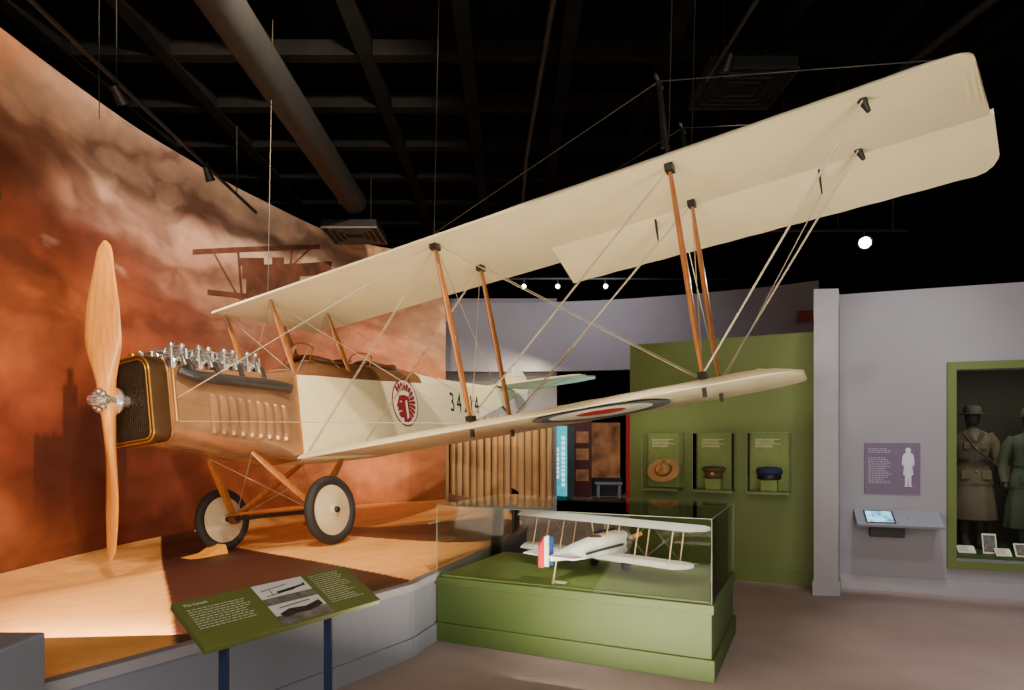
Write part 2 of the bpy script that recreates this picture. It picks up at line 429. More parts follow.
def wire(*pts,r=.0036,m=None):
    for p,q in zip(pts,pts[1:]): pp(G().tube([p,q],r,n=6),'bracing_wire',m or wirem)
cab=lambda r:Vector((-1.5-.8*r,.33,zu)) 
root=lambda r:Vector((xl-.168-.8*r,.37,-.5))
for r in(0,1):
    for o in(0,.02):
        wire(root(r)+Vector((o,0,0)),su(yi,r)+Vector((o,0,-.03)))
        wire(sl(yi,r)+Vector((o,0,.04)),su(yo,r)+Vector((o,0,-.03)))
    wire(cab(r),sl(yi,r));wire(su(yi,r),sl(yo,r))
    for o in(0,.03): wire(su(5.57,r)+Vector((o,0,-.02)),sl(yo,r)+Vector((o,0,.04)),r=.005)
for y in(yi,yo): wire(su(y,0),sl(y,1));wire(su(y,1),sl(y,0))
wire(Vector((-.4,.3,.0)),su(yi,0));wire((-.4,.3,-.2),sl(yi,0))
wire((-1.73,.33,.3),su(.33,1));wire((-2.6,.33,.3),su(.33,0));wire((-1.73,.33,.3),su(-.33,0));wire((-1.73,-.33,.3),su(.33,0))
for r in(0,1):
    pp(G().tube([su(5.57,r),su(5.57,r)-Vector((0,-.03,.09))],[.03,.014]),'wire_anchor',black,False)
for r in(0,1):
    t0=su(yo,r)+Vector((0,0,.06));t1=t0+Vector((0,0,.56))
    pp(G().tube([t0,t1],.02).tube([t0+Vector((.16,0,0)),t1],.012).tube([t1+Vector((-.1,0,0)),t1+Vector((.1,0,0))],.012),'kingpost',blackgun)
    wire(t1,su(yi,r)+Vector((0,0,.09)),m=cablem);wire(t1,su(6.0,r)+Vector((0,0,.08)),m=cablem)
for y in(4.0,5.3):
    q=Vector((xu-1.08,y,zu+dih*y+.02));pp(G().blade(q+Vector((-.02,0,.2)),q+Vector((-.02,0,-.22)),(1,0,0),.06,.02),'aileron_horn',blackgun)
    wire(q+Vector((-.02,0,-.22)),sl(yo if y>4.2 else yi,1))
# ---- fuselage
def fring(t,w,zb,zt,deck,rb=.1,tn=10):
    half=[(0,zb-.01),(w*.4,zb-.008),(w-rb,zb)]
    for k in range(1,5):
        q=math.pi/2*k/4;half.append((w-rb+rb*math.sin(q),zb+rb-rb*math.cos(q)))
    for k in(1,2,3): half.append((w,zb+rb+(zt-zb-rb)*k/3))
    for k in range(1,tn+1):
        q=math.pi/2*k/tn;half.append((w*math.cos(q) if k<tn else 0,zt+deck*math.sin(q)))
    R=[(-t,y,z) for y,z in half]+[(-t,-y,z) for y,z in half[1:-1][::-1]]
    return R
DK=.25
secs=[(1.7,.36,-.58,.29,.10,.06),(2.0,.37,-.59,.30,.20,.05),(2.3,.37,-.59,.305,DK,.05),(2.6,.37,-.59,.31,DK,.04),(3.2,.365,-.57,.33,DK,.04),(3.7,.35,-.51,.35,DK,.03),(4.3,.31,-.39,.38,.17,.03),(4.8,.27,-.28,.40,.13,.03),(5.8,.19,-.05,.45,.08,.02),(6.8,.11,.2,.49,.04,.02),(7.45,.035,.4,.52,.02,.01)]
den=[]
for s0,s1 in zip(secs,secs[1:]):
    for q in(0,.5): den.append(tuple(s0[i]*(1-q)+s1[i]*q for i in range(6)))
den.append(secs[-1])
g=G().loft([fring(*s) for s in den])
Ms=[]
for f in g.F:
    c=sum((Vector(g.V[i]) for i in f),Vector())/len(f)
    zt_=.30+.05*max(0,(-c.x-2))/2
    Ms.append(2 if (c.z>zt_ and -c.x<3.95) else 0)
g.M=Ms
fus=pp(g,'fuselage',[fabric,dark,deckm],True)
for t in(2.42,3.42):
    cyl=G().loft([[( -t+.27*math.cos(q),.255*math.sin(q),z) for q in [2*math.pi*k/32 for k in range(32)]] for z in(-.35,.9)])
    cut=mk('cut',cyl.V,cyl.F,[fabric,dark],None,False,[1]*len(cyl.F));cut.parent=plane;cut.location=LB
    bo=fus.modifiers.new('c','BOOLEAN');bo.operation='DIFFERENCE';bo.object=cut;bo.solver='EXACT'
    bpy.context.view_layer.update()
    me=bpy.data.meshes.new_from_object(fus.evaluated_get(bpy.context.evaluated_depsgraph_get()))
    fus.modifiers.clear();fus.data=me;bpy.data.objects.remove(cut)
    rim=[];z0_=.305 if t<3 else .34
    for k in range(40):
        q=2*math.pi*k/40;y=.265*math.sin(q);x=-t+.28*math.cos(q)
        rim.append(Vector((x,y,z0_+DK*math.sqrt(max(0,1-(y/.37)**2))+.02)))
    rings=[]
    for k,p in enumerate(rim):
        d=(rim[(k+1)%40]-rim[k-1]).normalized();u=Vector((0,0,1));w=d.cross(u).normalized();u=w.cross(d)
        rings.append([p+(u*math.cos(s_)+w*math.sin(s_))*.03 for s_ in [2*math.pi*j/8 for j in range(8)]])
    pp(G().loft(rings,close=True),'cockpit_coaming',leather)
    g=G();x=-t+.33;zo=.08
    A=[(x,-.2,.42+zo),(x+.04,-.1,.47+zo),(x+.05,0,.48+zo),(x+.04,.1,.47+zo),(x,.2,.42+zo)]
    B=[(x-.09,-.19,.58+zo),(x-.06,-.1,.64+zo),(x-.05,0,.66+zo),(x-.06,.1,.64+zo),(x-.09,.19,.58+zo)]
    for i in range(4): g.quad(A[i],A[i+1],B[i+1],B[i])
    pp(g,'windscreen',GLASS,False)
    pp(G().tube(A[:1]+B+A[-1:],.008,n=6),'windscreen_frame',brass)
cs=[(.30,.285,-.34,.25,.03,.15),(.6,.31,-.40,.255,.03,.17),(1.0,.335,-.47,.265,.03,.17),(1.4,.352,-.54,.275,.045,.13),(1.71,.362,-.585,.29,.10,.07)]
g=G().loft([fring(*s) for s in cs]);pp(g,'engine_cowl',metalcowl)
for i in range(9):
    t=.72+.098*i;w=.30+.06*(t-.3)/1.4+.022
    zc=-.13-.04*i*.25
    rr=[]
    for z in np.linspace(-.175,.175,11):
        s_=math.sqrt(max(0,1-(z/.18)**2))
        rr.append([(-t-.036,w-.014,zc+z),(-t-.012,w+.026*s_,zc+z),(-t+.014,w+.020*s_,zc+z),(-t+.032,w-.014,zc+z)])
    pp(G().loft(rr),'cowl_louver',metalcowl,False)
pp(G().tube([(-1.70,.366,-.5),(-1.70,.368,.28)],.008,n=6),'cowl_seam',brass)
pp(G().tube([(-.37,.31,-.2),(-.37,.31,.24)],.01,n=6),'cowl_seam',brass)
def rrect(x,w,z0,z1,r):
    P=[]
    for cx,cz,a0 in((w-r,z1-r,0),(-w+r,z1-r,90),(-w+r*.6,z0+r*.6,180),(w-r*.6,z0+r*.6,270)):
        rr=r if a0<180 else r*.6
        for k in range(7):
            q=math.radians(a0+90*k/6);P.append((x,cx+rr*math.cos(q),cz+rr*math.sin(q)))
    return P
core=mat('radiator_core',(46,40,34),.5,.5,var=.6,scale=40,bump=.8,bscale=90)
rad=empty('radiator',(0,0,0));rad.parent=plane;rad.location=LB
rshell=mat('radiator_shell_paint',(86,62,40),.35,.55)
G().loft([rrect(-.34,.29,-.355,.355,.15),rrect(-.32,.298,-.36,.365,.15),rrect(-.19,.298,-.36,.365,.15),rrect(-.165,.288,-.35,.355,.14)]).out('radiator_tank',rshell,rad,True)
G().loft([rrect(-.175,.265,-.33,.32,.11),rrect(-.155,.265,-.33,.32,.11)]).out('radiator_core',core,rad)
for(w,z0,z1,r,rad_,xx)in((.27,-.335,.325,.11,.006,-.158),(.292,-.357,.36,.145,.008,-.17),(.297,-.362,.365,.15,.006,-.33)):
    R=[Vector(p) for p in rrect(xx,w,z0,z1,r)];rings=[]
    for k,p in enumerate(R):
        d=(R[(k+1)%len(R)]-R[k-1]).normalized();u=Vector((1,0,0));w_=d.cross(u)
        rings.append([p+(u*math.cos(s_)+w_*math.sin(s_))*rad_ for s_ in [2*math.pi*j/8 for j in range(8)]])
    G().loft(rings,close=True).out('radiator_trim',brass,rad,True)
G().rev([(.0,0),(.04,0),(.04,.03),(.03,.05),(.0,.055)],(-.24,0,.36),(0,0,1)).out('radiator_cap',brass,rad,True)
g=G();dbr=mat('dark_core_brass',(78,61,41),.5,.6)
for k in range(17): g.box((-.1535,-.22+.0275*k,-.005),(.003,.0025,.58))
for k in range(20): g.box((-.1535,0,-.28+.03*k),(.003,.49,.0025))
g.out('radiator_grille',dbr,rad)['kind']='stuff'
eng=empty('engine',(0,0,0));eng.parent=plane;eng.location=LB
G().box((-.95,0,.26),(1.15,.3,.12)).out('crankcase',blackgun,eng,bevel=.02)
for side in(1,-1):
    for i in range(4):
        t=.5+.265*i
        ax=Vector((0,.5*side,.86)).normalized();c=Vector((-t,.07*side,.20))
        g=G().rev([(.078,0),(.078,.1),(.09,.1),(.09,.115),(.078,.115),(.078,.20),(.09,.20),(.09,.215),(.06,.24),(0,.245)],c,ax,n=20)
        h=c+ax*.23
        for o in(-.05,.05):
            g.tube([h+Vector((o,0,0)),h+Vector((o,0,.06))+ax*.02],.021,n=8)
            g.tube([h+Vector((o,.025*side,.07)),h+Vector((o*.2,-.08*side,.075))],.016,n=6)
            g.tube([c+Vector((o*1.5,-.05*side,.05)),h+Vector((o*.4,-.09*side,.07))],.01,n=6)
            g.tube([h+Vector((o*1.4,.05*side,.05)),c+Vector((o*1.6,.16*side,.0))],.009,n=6)
            g.sph(h+Vector((o,.025*side,.078)),.027,n=6)
        g.tube([h+Vector((0,.03*side,-.02)),h+Vector((0,.09*side,-.03)),h+Vector((0,.12*side,-.12))],.028,n=10)
        g.out('engine_cylinder',steel,eng,True)
for side in(1,-1):
    z=.18;y=.375*side
    g=G().tube([(-.40,y*.93,z+.05),(-.46,y*.98,z+.02),(-.55,y,z),(-1.0,y+.01*side,z-.015),(-1.30,y+.02*side,z-.02),(-1.46,y+.04*side,z-.035),(-1.54,y+.07*side,z-.06)],[.035,.044,.05,.052,.05,.047,.045],n=16)
    for i in range(4): g.tube([(-.5-.265*i,.22*side,.34),(-.52-.265*i,.31*side,.32),(-.54-.25*i,y,z)],.026,n=10)
    g.out('exhaust_pipe',gun,eng,True)
G().tube([(-.45,0,.46),(-1.35,0,.46)],.022).tube([(-.6,.08,.44),(-.9,0,.52),(-1.2,.08,.44)],.018).tube([(-.55,-.1,.44),(-.9,0,.52),(-1.25,-.1,.44)],.018).out('intake_manifold',steel,eng,True)
# propeller
prop=empty('propeller',(0,0,0));prop.parent=plane;prop.location=LB;prop.rotation_euler=(-.107,0,0)
R=1.288
def half(sg_):
    rings=[]
    for k in range(0,31):
        r=k/30*R
        tw=math.radians(9+34*(1-r/R)**1.6)
        ch=.14+.17*sm((r-.08)/.45)-(.14*sm((r-.7)/.58))
        if r>.9*R: ch*=math.sqrt(max(.03,1-((r/R-.9)/.1)**2))
        th=.10*(1-r/R)**1.2+.016
        if r<.12: th=.13
        ring=[];bow=.03*math.sin(r/R*math.pi)
        for j in range(14):
            q=2*math.pi*j/14;u=math.cos(q)*ch/2+.012*math.sin(r/R*math.pi);v=math.sin(q)*th/2
            x=u*math.sin(tw)+v*math.cos(tw);y=-(u*math.cos(tw)-v*math.sin(tw))-bow
            ring.append((x,y*sg_,r*sg_))
        rings.append(ring)
    return rings
for s in(1,-1): G().loft(half(s)).out('propeller_blade',propw,prop,True)
G().rev([(0,-.16),(.05,-.16),(.05,-.07),(.11,-.07),(.11,-.055),(.07,-.05),(.07,.06),(.10,.06),(.10,.075),(.045,.08),(.04,.14),(.03,.15),(0,.155)],(0,0,0),(1,0,0),n=28).out('propeller_hub',steel,prop,True)
for k in range(8):
    q=math.pi*k/4;G().rev([(0,0),(.012,0),(.012,.02),(0,.022)],(.07,.075*math.cos(q),.075*math.sin(q)),(1,0,0),n=6).out('hub_bolt',steel,prop)
# landing gear
WX,WZ=-1.586,-1.107
def wheel(y):
    e=empty('landing_wheel',(0,0,0));e.parent=plane;e.location=LB+Vector((WX,y,WZ))
    G().rev([(.285+.047*math.cos(q),.047*math.sin(q)) for q in [2*math.pi*j/16 for j in range(16)]],(0,0,0),(0,1,0),n=48,close=True).out('tyre',rubber,e,True)
    G().rev([(0,.075),(.05,.07),(.06,.055),(.25,.018),(.262,.0),(.25,-.018),(.06,-.055),(0,-.07)],(0,0,0),(0,1,0),n=48).out('wheel_cover',cream,e,True)
    G().rev([(0,.1),(.022,.1),(.03,.09),(.03,-.09),(0,-.1)],(0,0,0),(0,1,0),n=20).out('hub_cap',blackgun,e,True)
wheel(.76);wheel(-.76)
for y in(-.58,.58):
    s=1 if y>0 else -1
    pp(G().blade((WX,y,WZ+.02),(-1.12,.3*s,-.48),(1,0,0),.085,.05),'gear_strut',wood)
    pp(G().blade((WX,y,WZ+.02),(-2.35,.3*s,-.58),(1,0,0),.085,.05),'gear_strut',wood)
    pp(G().tube([(WX,y-.03,WZ),(WX,y+.03,WZ)],.06,n=16),'shock_cord_wrap',leather)
pp(G().tube([(WX,-.8,WZ),(WX,.8,WZ)],.022),'axle',blackgun)
pp(G().blade((WX+.12,-.56,WZ+.05),(WX+.12,.56,WZ+.05),(1,0,0),.06,.035),'spreader_bar',wood)
pp(G().blade((WX-.12,-.56,WZ+.05),(WX-.12,.56,WZ+.05),(1,0,0),.06,.035),'spreader_bar',wood)
wire((-1.12,.3,-.48),(WX,-.56,WZ));wire((-1.12,-.3,-.48),(WX,.56,WZ));wire((-2.35,.3,-.58),(WX,-.56,WZ));wire((-2.35,-.3,-.58),(WX,.56,WZ))
def flat(name,outline,th,m,plane_='xy',z=0,dz=0):
    n=len(outline);V=[]
    for s in(1,-1):
        for(u,v)in outline:
            V.append((u,v,z+s*th/2+dz*abs(v)) if plane_=='xy' else (u,z+s*th/2,v))
    Fc=[tuple(range(n)),tuple(range(n,2*n))[::-1]]+[(i,(i+1)%n,n+(i+1)%n,n+i) for i in range(n)]
    ob=pp(G().add(V,Fc),name,m,False,.008);return ob
flat('tailplane',[(-6.55,-.1),(-6.55,.1),(-6.95,1.3),(-7.08,1.45),(-7.3,1.5),(-7.3,-1.5),(-7.08,-1.45),(-6.95,-1.3)],.03,fabric,z=.545)
for s in(1,-1): flat('elevator',[(-7.32,s*.05),(-7.32,s*1.52),(-7.45,s*1.6),(-7.75,s*1.5),(-7.85,s*1.1),(-7.8,s*.35),(-7.6,s*.12)],.025,fabric,z=.545,dz=-.01)
flat('tail_fin',[(-6.7,.54),(-7.45,.56),(-7.45,.86),(-7.3,.84),(-6.95,.68)],.03,fabric,'xz')
flat('rudder',[(-7.47,.2),(-7.47,.90),(-7.6,.98),(-7.85,.95),(-8.05,.8),(-8.08,.6),(-7.95,.3),(-7.7,.16)],.03,white,'xz')
for s in(1,-1):
    wire((-7.1,0,.75),(-7.2,1.2*s,.56));wire((-7.0,.05*s,.3),(-7.2,1.2*s,.53))
pp(G().blade((-6.9,0,.22),(-7.4,0,-.02),(1,0,0),.07,.05),'tail_skid',wood)
def sidept(t,z,off=.006):
    for s0,s1 in zip(secs,secs[1:]):
        if s0[0]<=t<=s1[0]:
            q=(t-s0[0])/(s1[0]-s0[0]);return s0[1]*(1-q)+s1[1]*q+off
def conform(ob):
    for v in ob.data.vertices:
        t=-v.co.x;v.co.y=sidept(min(7.4,max(1.71,t)),0)+v.co.y
for xx,ch_ in((-4.82,'3'),(-5.04,'4'),(-5.27,'2'),(-5.46,'1'),(-5.65,'4')):
    t_=text('serial_number',ch_,.40,basis((-.80,0,0),(0,0,1),(0,1,0),(xx,0,.14)),black,plane,ext=.002);conform(t_);t_.location=LB
cx,cz=3.55,.08
em=empty('fuselage_emblem',(0,0,0));em.parent=plane;em.location=LB;em['label']='painted feathered-headdress head profile emblem in maroon and white'
def poly(pts,m,off,name):
    ob=G().add([(-x,off,z) for x,z in pts],[tuple(range(len(pts)))]).out(name,m,em);conform(ob)
def circ(r,kx=.95): return [(cx+r*kx*math.cos(q),cz+r*math.sin(q)) for q in np.linspace(0,2*math.pi,49)[:-1]]
poly(circ(.305),maroon,0,'emblem_disc');poly(circ(.285),white,.001,'emblem_disc')
hc=(cx-.03,cz+.0)
for k in range(15):
    q=math.radians(130-k*16);r0=.10;r1=.265
    d=(math.cos(q)*.98,math.sin(q));nrm=(-d[1],d[0])
    poly([(hc[0]+d[0]*r+nrm[0]*w,hc[1]+d[1]*r+nrm[1]*w) for r,w in((r0,.010),(r1*.85,.028),(r1*.96,.018),(r1,.0),(r1*.96,-.018),(r1*.85,-.028),(r0,-.010))],maroon,.002,'emblem_feather')
S_=1.45
def hp(L): return [(cx-.03+x*S_,cz-.01+z*S_) for x,z in L]
poly(hp([(.07,.09),(.0,.105),(-.06,.09),(-.085,.04),(-.125,-.03),(-.10,-.04),(-.108,-.065),(-.094,-.078),(-.098,-.105),(-.07,-.13),(-.02,-.125),(.01,-.17),(.06,-.16),(.075,-.05)]),maroon,.004,'emblem_head')
poly(hp([(.075,.10),(.0,.115),(-.065,.10),(-.082,.065),(-.0,.075),(.078,.06)]),white,.006,'emblem_band')
poly(hp([(-.045,.022),(-.08,.012),(-.045,.004)]),white,.006,'emblem_eye')
poly(hp([(-.10,-.070),(-.05,-.066),(-.05,-.074),(-.10,-.078)]),white,.006,'emblem_mouth')
poly(hp([(.01,.02),(.04,.03),(.05,-.12),(.02,-.14)]),white,.0065,'emblem_braid')
# ---------------------------------------------------------------- wheel chock
ckm=mat('yellow_chock_paint',(236,160,50),.5)
w=O+RM@Vector((-1.28,-.70,-1.44));z=platz(w.x,w.y)
g=G().add([(-.2,-.12,0),(.2,-.12,0),(.2,.12,0),(-.2,.12,0),(-.18,-.1,.1),(.0,-.1,.02),(.0,.1,.02),(-.18,.1,.1)],[(0,1,2,3),(4,5,6,7),(0,1,5,4),(2,3,7,6),(0,4,7,3),(1,2,6,5)])
ob=g.out('wheel_chock',ckm,None,False,.01);ob.matrix_world=Matrix.Translation((w.x,w.y,z+.003))@Matrix.Rotation(-.46-math.pi/2,4,'Z');tag(ob,'yellow painted wedge chock beside the landing wheel','wheel chock')
# ---------------------------------------------------------------- glass case with model
U=Vector((.904,-.427,0)).normalized();W=Vector((.427,.904,0)).normalized();C0=Vector((-.58,4.85,0))
RC=Matrix((U,W,Vector((0,0,1)))).transposed()
case=empty('display_case',C0,RC);tag(case,'low green museum display case with clear glass cover beside the platform','display case')
LX,LY=2.02,1.16
G().box((LX/2,LY/2,.245),(LX-.02,LY-.02,.45)).out('case_base',cgreen,case,bevel=.004)
G().box((LX/2,LY/2,.07),(LX+.02,LY+.02,.14)).out('case_baseboard',cgreen,case,bevel=.006)
G().box((LX/2,LY/2,.45),(LX+.01,LY+.01,.06)).out('case_top_band',cgreen,case,bevel=.004)
G().box((LX/2,LY/2,.486),(LX-.06,LY-.06,.012)).out('case_deck',deckg,case)
H0,H1=.48,1.01
for a0,a1,b0,b1 in((0.01,LX-.01,.01,.018),(0.01,LX-.01,LY-.018,LY-.01),(.01,.018,.018,LY-.018),(LX-.018,LX-.01,.018,LY-.018)):
    G().box(((a0+a1)/2,(b0+b1)/2,(H0+H1)/2),(a1-a0,b1-b0,H1-H0)).out('glass_pane',GLASS,case)
G().box((LX/2,LY/2,H1+.004),(LX-.02,LY-.02,.008)).out('glass_top',GLASS,case)
g=G()
for p,q in(((0.01,.01),(LX-.01,.01)),((.01,LY-.01),(LX-.01,LY-.01)),((.01,.01),(.01,LY-.01)),((LX-.01,.01),(LX-.01,LY-.01))):
    g.tube([(p[0],p[1],H1+.004),(q[0],q[1],H1+.004)],.0022,n=6)
for p in((.01,.01),(LX-.01,.01),(.01,LY-.01),(LX-.01,LY-.01)): g.tube([(*p,H0),(*p,H1)],.0022,n=6)
g.out('glass_edge',edge,case)
mw_=Vector((.665,.747,0)).normalized();mp_=Vector((-.747,.665,0))
RMm=Matrix((mw_,mp_,Vector((0,0,1)))).transposed()
mod=empty('model_biplane',(.66,4.95,.492),RMm);tag(mod,'small white scale model biplane with striped rudder inside the glass case','model airplane')
mwht=mat('model_white_fabric',(252,249,242),.5,var=.04);mstr=mat('model_pale_wood',(196,170,130),.5)
def sq(q,e=.6): 
    c,s=math.cos(q),math.sin(q);return (math.copysign(abs(c)**e,c),math.copysign(abs(s)**e,s))
stations=[(.30,.088,.20,.092),(.2,.086,.20,.092),(.08,.08,.2,.088),(-.1,.066,.2,.076),(-.3,.045,.198,.056),(-.5,.02,.19,.034),(-.6,.008,.188,.022)]
G().loft([[(x,w*sq(q)[0],zc+h*sq(q)[1]) for q in [2*math.pi*(j+.5)/16 for j in range(16)]] for x,w,zc,h in stations]).out('model_fuselage',mwht,mod,True)
G().rev([(.02,0),(.092,.0),(.098,.03),(.096,.08),(.08,.095),(.03,.098),(0,.1)],(.27,0,.2),(1,0,0)).out('model_cowling',steel,mod,True)
G().sph((-.03,0,.275),(.06,.045,.014)).out('model_cockpit',leather,mod,True)
G().tube([(.06,-.03,.28),(.06,-.03,.32),(.06,.03,.32),(.06,.03,.28)],.004,n=6).out('model_windscreen',blackgun,mod)
G().tube([(.26,.02,.305),(-.02,.02,.305)],.009).out('model_gun',black,mod,True)
for s in(-1,1): G().tube([(.2,.098*s,.2),(-.1,.085*s,.19),(-.25,.07*s,.18)],.010,n=8).out('model_exhaust',gun,mod,True)
def mwing(name,x0,ch,z,y1,gap=0):
    g=G()
    spans=((-y1,y1),) if not gap else ((-y1,-gap),(gap,y1))
    for a0,a1 in spans:
        rings=[]
        for y in np.linspace(a0,a1,25):
            e=min(1,(y1-abs(y))/.08);c=ch*(.35+.65*math.sqrt(max(0,1-(1-e)**2)))if e<1 else ch;xo=x0-(ch-c)*.5
            rings.append([(xo,y,z),(xo-c*.2,y,z+.022),(xo-c*.6,y,z+.016),(xo-c,y,z+.0),(xo-c*.6,y,z-.001),(xo-c*.2,y,z-.003)])
        g.loft(rings)
    g.out(name,mwht,mod,True)
mwing('model_upper_wing',.26,.31,.385,.85);mwing('model_lower_wing',.17,.28,.125,.76)
for y in(-.62,-.34,.34,.62):
    for x in(.2,.03): G().tube([(x-.07,y,.13),(x,y,.388)],.005,n=6).out('model_strut',mstr,mod)
for y in(-.08,.08):
    for x in(.2,.03): G().tube([(x,y*.7,.27),(x,y,.388)],.005,n=6).out('model_strut',mstr,mod)
for s in(-1,1):
    for(y0,y1)in((.62,.34),(.34,.08)):
        for x in(.2,): 
            for z0,z1 in((.14,.385),(.385,.14)): G().tube([(x-.07*(z0<.2),s*y0,z0),(x-.07*(z1<.2),s*y1,z1)],.0012,n=5).out('model_wire',wirem,mod)
blue=mat('rudder_blue',(40,84,160),.5);redb=mat('rudder_red',(200,40,40),.5)
for i,m in enumerate((blue,white,redb)):
    x0=-.56-.052*i
    G().add([(x0,-.006,.13),(x0-.052,-.006,.14),(x0-.052,-.006,.22+[.13,.12,.07][i]),(x0,-.006,.22+[.11,.13,.12][i]),(x0,.006,.13),(x0-.052,.006,.14),(x0-.052,.006,.22+[.13,.12,.07][i]),(x0,.006,.22+[.11,.13,.12][i])],[(0,1,2,3),(7,6,5,4),(0,4,5,1),(1,5,6,2),(2,6,7,3),(3,7,4,0)]).out('model_rudder_stripe',m,mod)
G().add([(x,y,z) for z in(.20,.208) for x,y in((-.42,-.04),(-.42,.04),(-.5,.24),(-.62,.22),(-.62,-.22),(-.5,-.24))],[(0,1,2,3,4,5),(11,10,9,8,7,6)]+[(i,(i+1)%6,6+(i+1)%6,6+i) for i in range(6)]).out('model_tailplane',mwht,mod)
for s in(-1,1): G().rev([(0,-.012),(.055,-.012),(.06,0),(.055,.012),(0,.012)],(.17,.15*s,.06),(0,1,0)).out('model_wheel',rubber,mod,True)
G().tube([(.17,-.15,.06),(.17,.15,.06)],.006).tube([(.17,.13,.06),(.22,.05,.13)],.005).tube([(.17,-.13,.06),(.22,-.05,.13)],.005).tube([(.17,.13,.06),(.1,.05,.13)],.005).tube([(.17,-.13,.06),(.1,-.05,.13)],.005).out('model_landing_gear',mstr,mod)
G().tube([(-.52,0,.16),(-.56,0,.0)],.006).out('model_tail_skid',mstr,mod)
G().blade((.385,-.16,.27),(.385,.16,.13),(1,0,0),.01,.045).out('model_propeller',propw,mod,True)
cd=G().box((0,0,.003),(.10,.06,.006)).out('label_card',white);cd.matrix_world=Matrix.Translation(C0+U*.95+W*.14+Vector((0,0,.494)))@RC.to_4x4();tag(cd,'small white label card on the case deck','label card')
# ---------------------------------------------------------------- reading panel
uu=Vector((.55,.84,0)).normalized();BLp=Vector((-1.10,2.31,.75));vv=Vector((-.21,.165,.125));Lp=.875;Wd=vv.length;vn=vv.normalized();nn=uu.cross(vn).normalized()
rp=empty('reading_rail',(-.96,2.76,0));tag(rp,'slanted green text panel on navy posts before the platform','information panel')
og=rp.location.copy()
RP=Matrix((uu,vn,nn)).transposed()
rgreen=mat('reading_panel_green',(92,100,44),.55,var=.04)
G().box(BLp+uu*Lp/2+vn*Wd/2-nn*.012-og,(Lp,Wd,.024),R=RP).out('panel_board',rgreen,rp,bevel=.002)
def onp(u,v,h=.002): return BLp+uu*u+vn*v+nn*h-og
def prect(u0,u1,v0,v1,m,name,h=.0015): return G().quad(onp(u0,v0,h),onp(u1,v0,h),onp(u1,v1,h),onp(u0,v1,h)).out(name,m,rp)
sky_=mat('faded_photo_sky',(206,204,200),.5,var=.08,scale=9);gnd=mat('faded_photo_ground',(104,96,92),.5,var=.5,scale=24);inkd=mat('photo_dark_ink',(36,32,34),.5)
tm=mat('cream_text_ink',(214,212,184),.6)
prect(.34,.60,.19,.29,sky_,'photo_print');prect(.34,.60,.148,.19,gnd,'photo_print')
prect(.34,.60,.07,.143,sky_,'photo_print');prect(.34,.60,.01,.07,gnd,'photo_print')
def ppoly(pts,m,name,h=.0025): G().add([onp(u,v,h) for u,v in pts],[tuple(range(len(pts)))]).out(name,m,rp)
ppoly([(.36,.245),(.50,.262),(.50,.257),(.36,.240)],inkd,'photo_aircraft');ppoly([(.37,.205),(.52,.218),(.52,.213),(.37,.200)],inkd,'photo_aircraft')
ppoly([(.43,.222),(.57,.236),(.585,.25),(.585,.226),(.43,.206)],inkd,'photo_aircraft');ppoly([(.40,.20),(.404,.243),(.408,.243),(.404,.20)],inkd,'photo_aircraft')
ppoly([(.36,.08),(.42,.10),(.50,.09),(.58,.11),(.585,.075),(.50,.055),(.44,.06),(.38,.05)],inkd,'photo_aircraft');ppoly([(.38,.118),(.54,.128),(.54,.122),(.38,.112)],inkd,'photo_aircraft')
def lines(name,u0,u1,v0,nl,seed):
    g=G();random.seed(seed)
    for r in range(nl):
        u=u0;v=v0-.0145*r
        if v<.015: break
        ue=u1-random.uniform(0,.05)
        while u<ue-.012:
            w=random.uniform(.008,.024);g.quad(onp(u,v,.003),onp(min(ue,u+w),v,.003),onp(min(ue,u+w),v+.0035,.003),onp(u,v+.0035,.003));u+=w+.005
    g.out(name,tm,rp)['kind']='stuff'
lines('panel_text_lines',.03,.29,.225,9,3);lines('panel_text_lines',.63,.82,.27,15,4)
MT=basis(uu,vn,nn,onp(.03,.258,.003));text('panel_heading','The Canuck',.02,MT,tm,rp,ext=.0003,align='LEFT')
for u in(.13,.64):
    b0=BLp+uu*u+vn*.10-nn*.03
    G().box(Vector((b0.x,b0.y,b0.z/2))-og,(.035,.02,b0.z)).out('post',postm,rp,bevel=.002)
    G().box(Vector((b0.x,b0.y,.01))-og,(.12,.1,.02)).out('post_foot',postm,rp)
ped=G().box((-2.12,2.35,.38),(.62,.3,.76)).out('low_pedestal',plinthm,bevel=.01);tag(ped,'plain gray low rectangular pedestal beside the platform','pedestal')
# ---------------------------------------------------------------- green wall with hats
A2=Vector((1.375,7.5,0));w2=Vector((.885,-.465,0)).normalized();n2=Vector((-.465,-.885,0)).normalized()
def onw(A,w,nv,s,z,o=0): return A+w*s+nv*o+Vector((0,0,z))
Rg=Matrix((w2,-n2,Vector((0,0,1)))).transposed()
LG=2.06
struct(G().box(onw(A2,w2,n2,LG/2,1.31,-.08),(LG,.16,2.62),R=Rg).out('wall_green',green))
struct(G().box(onw(A2,w2,n2,LG/2,.07,.008),(LG,.016,.14),R=Rg).out('baseboard_green',green))
felt1=mat('tan_hat_felt',(172,126,76),.9,bump=.2);khaki=mat('khaki_wool',(84,68,42),.9,bump=.3);navy=mat('navy_wool',(22,30,62),.85,bump=.2)
darkfelt=mat('dark_brown_felt',(42,35,28),.9,bump=.2)
acr=mat('pale_green_backboard',(108,122,64),.7)
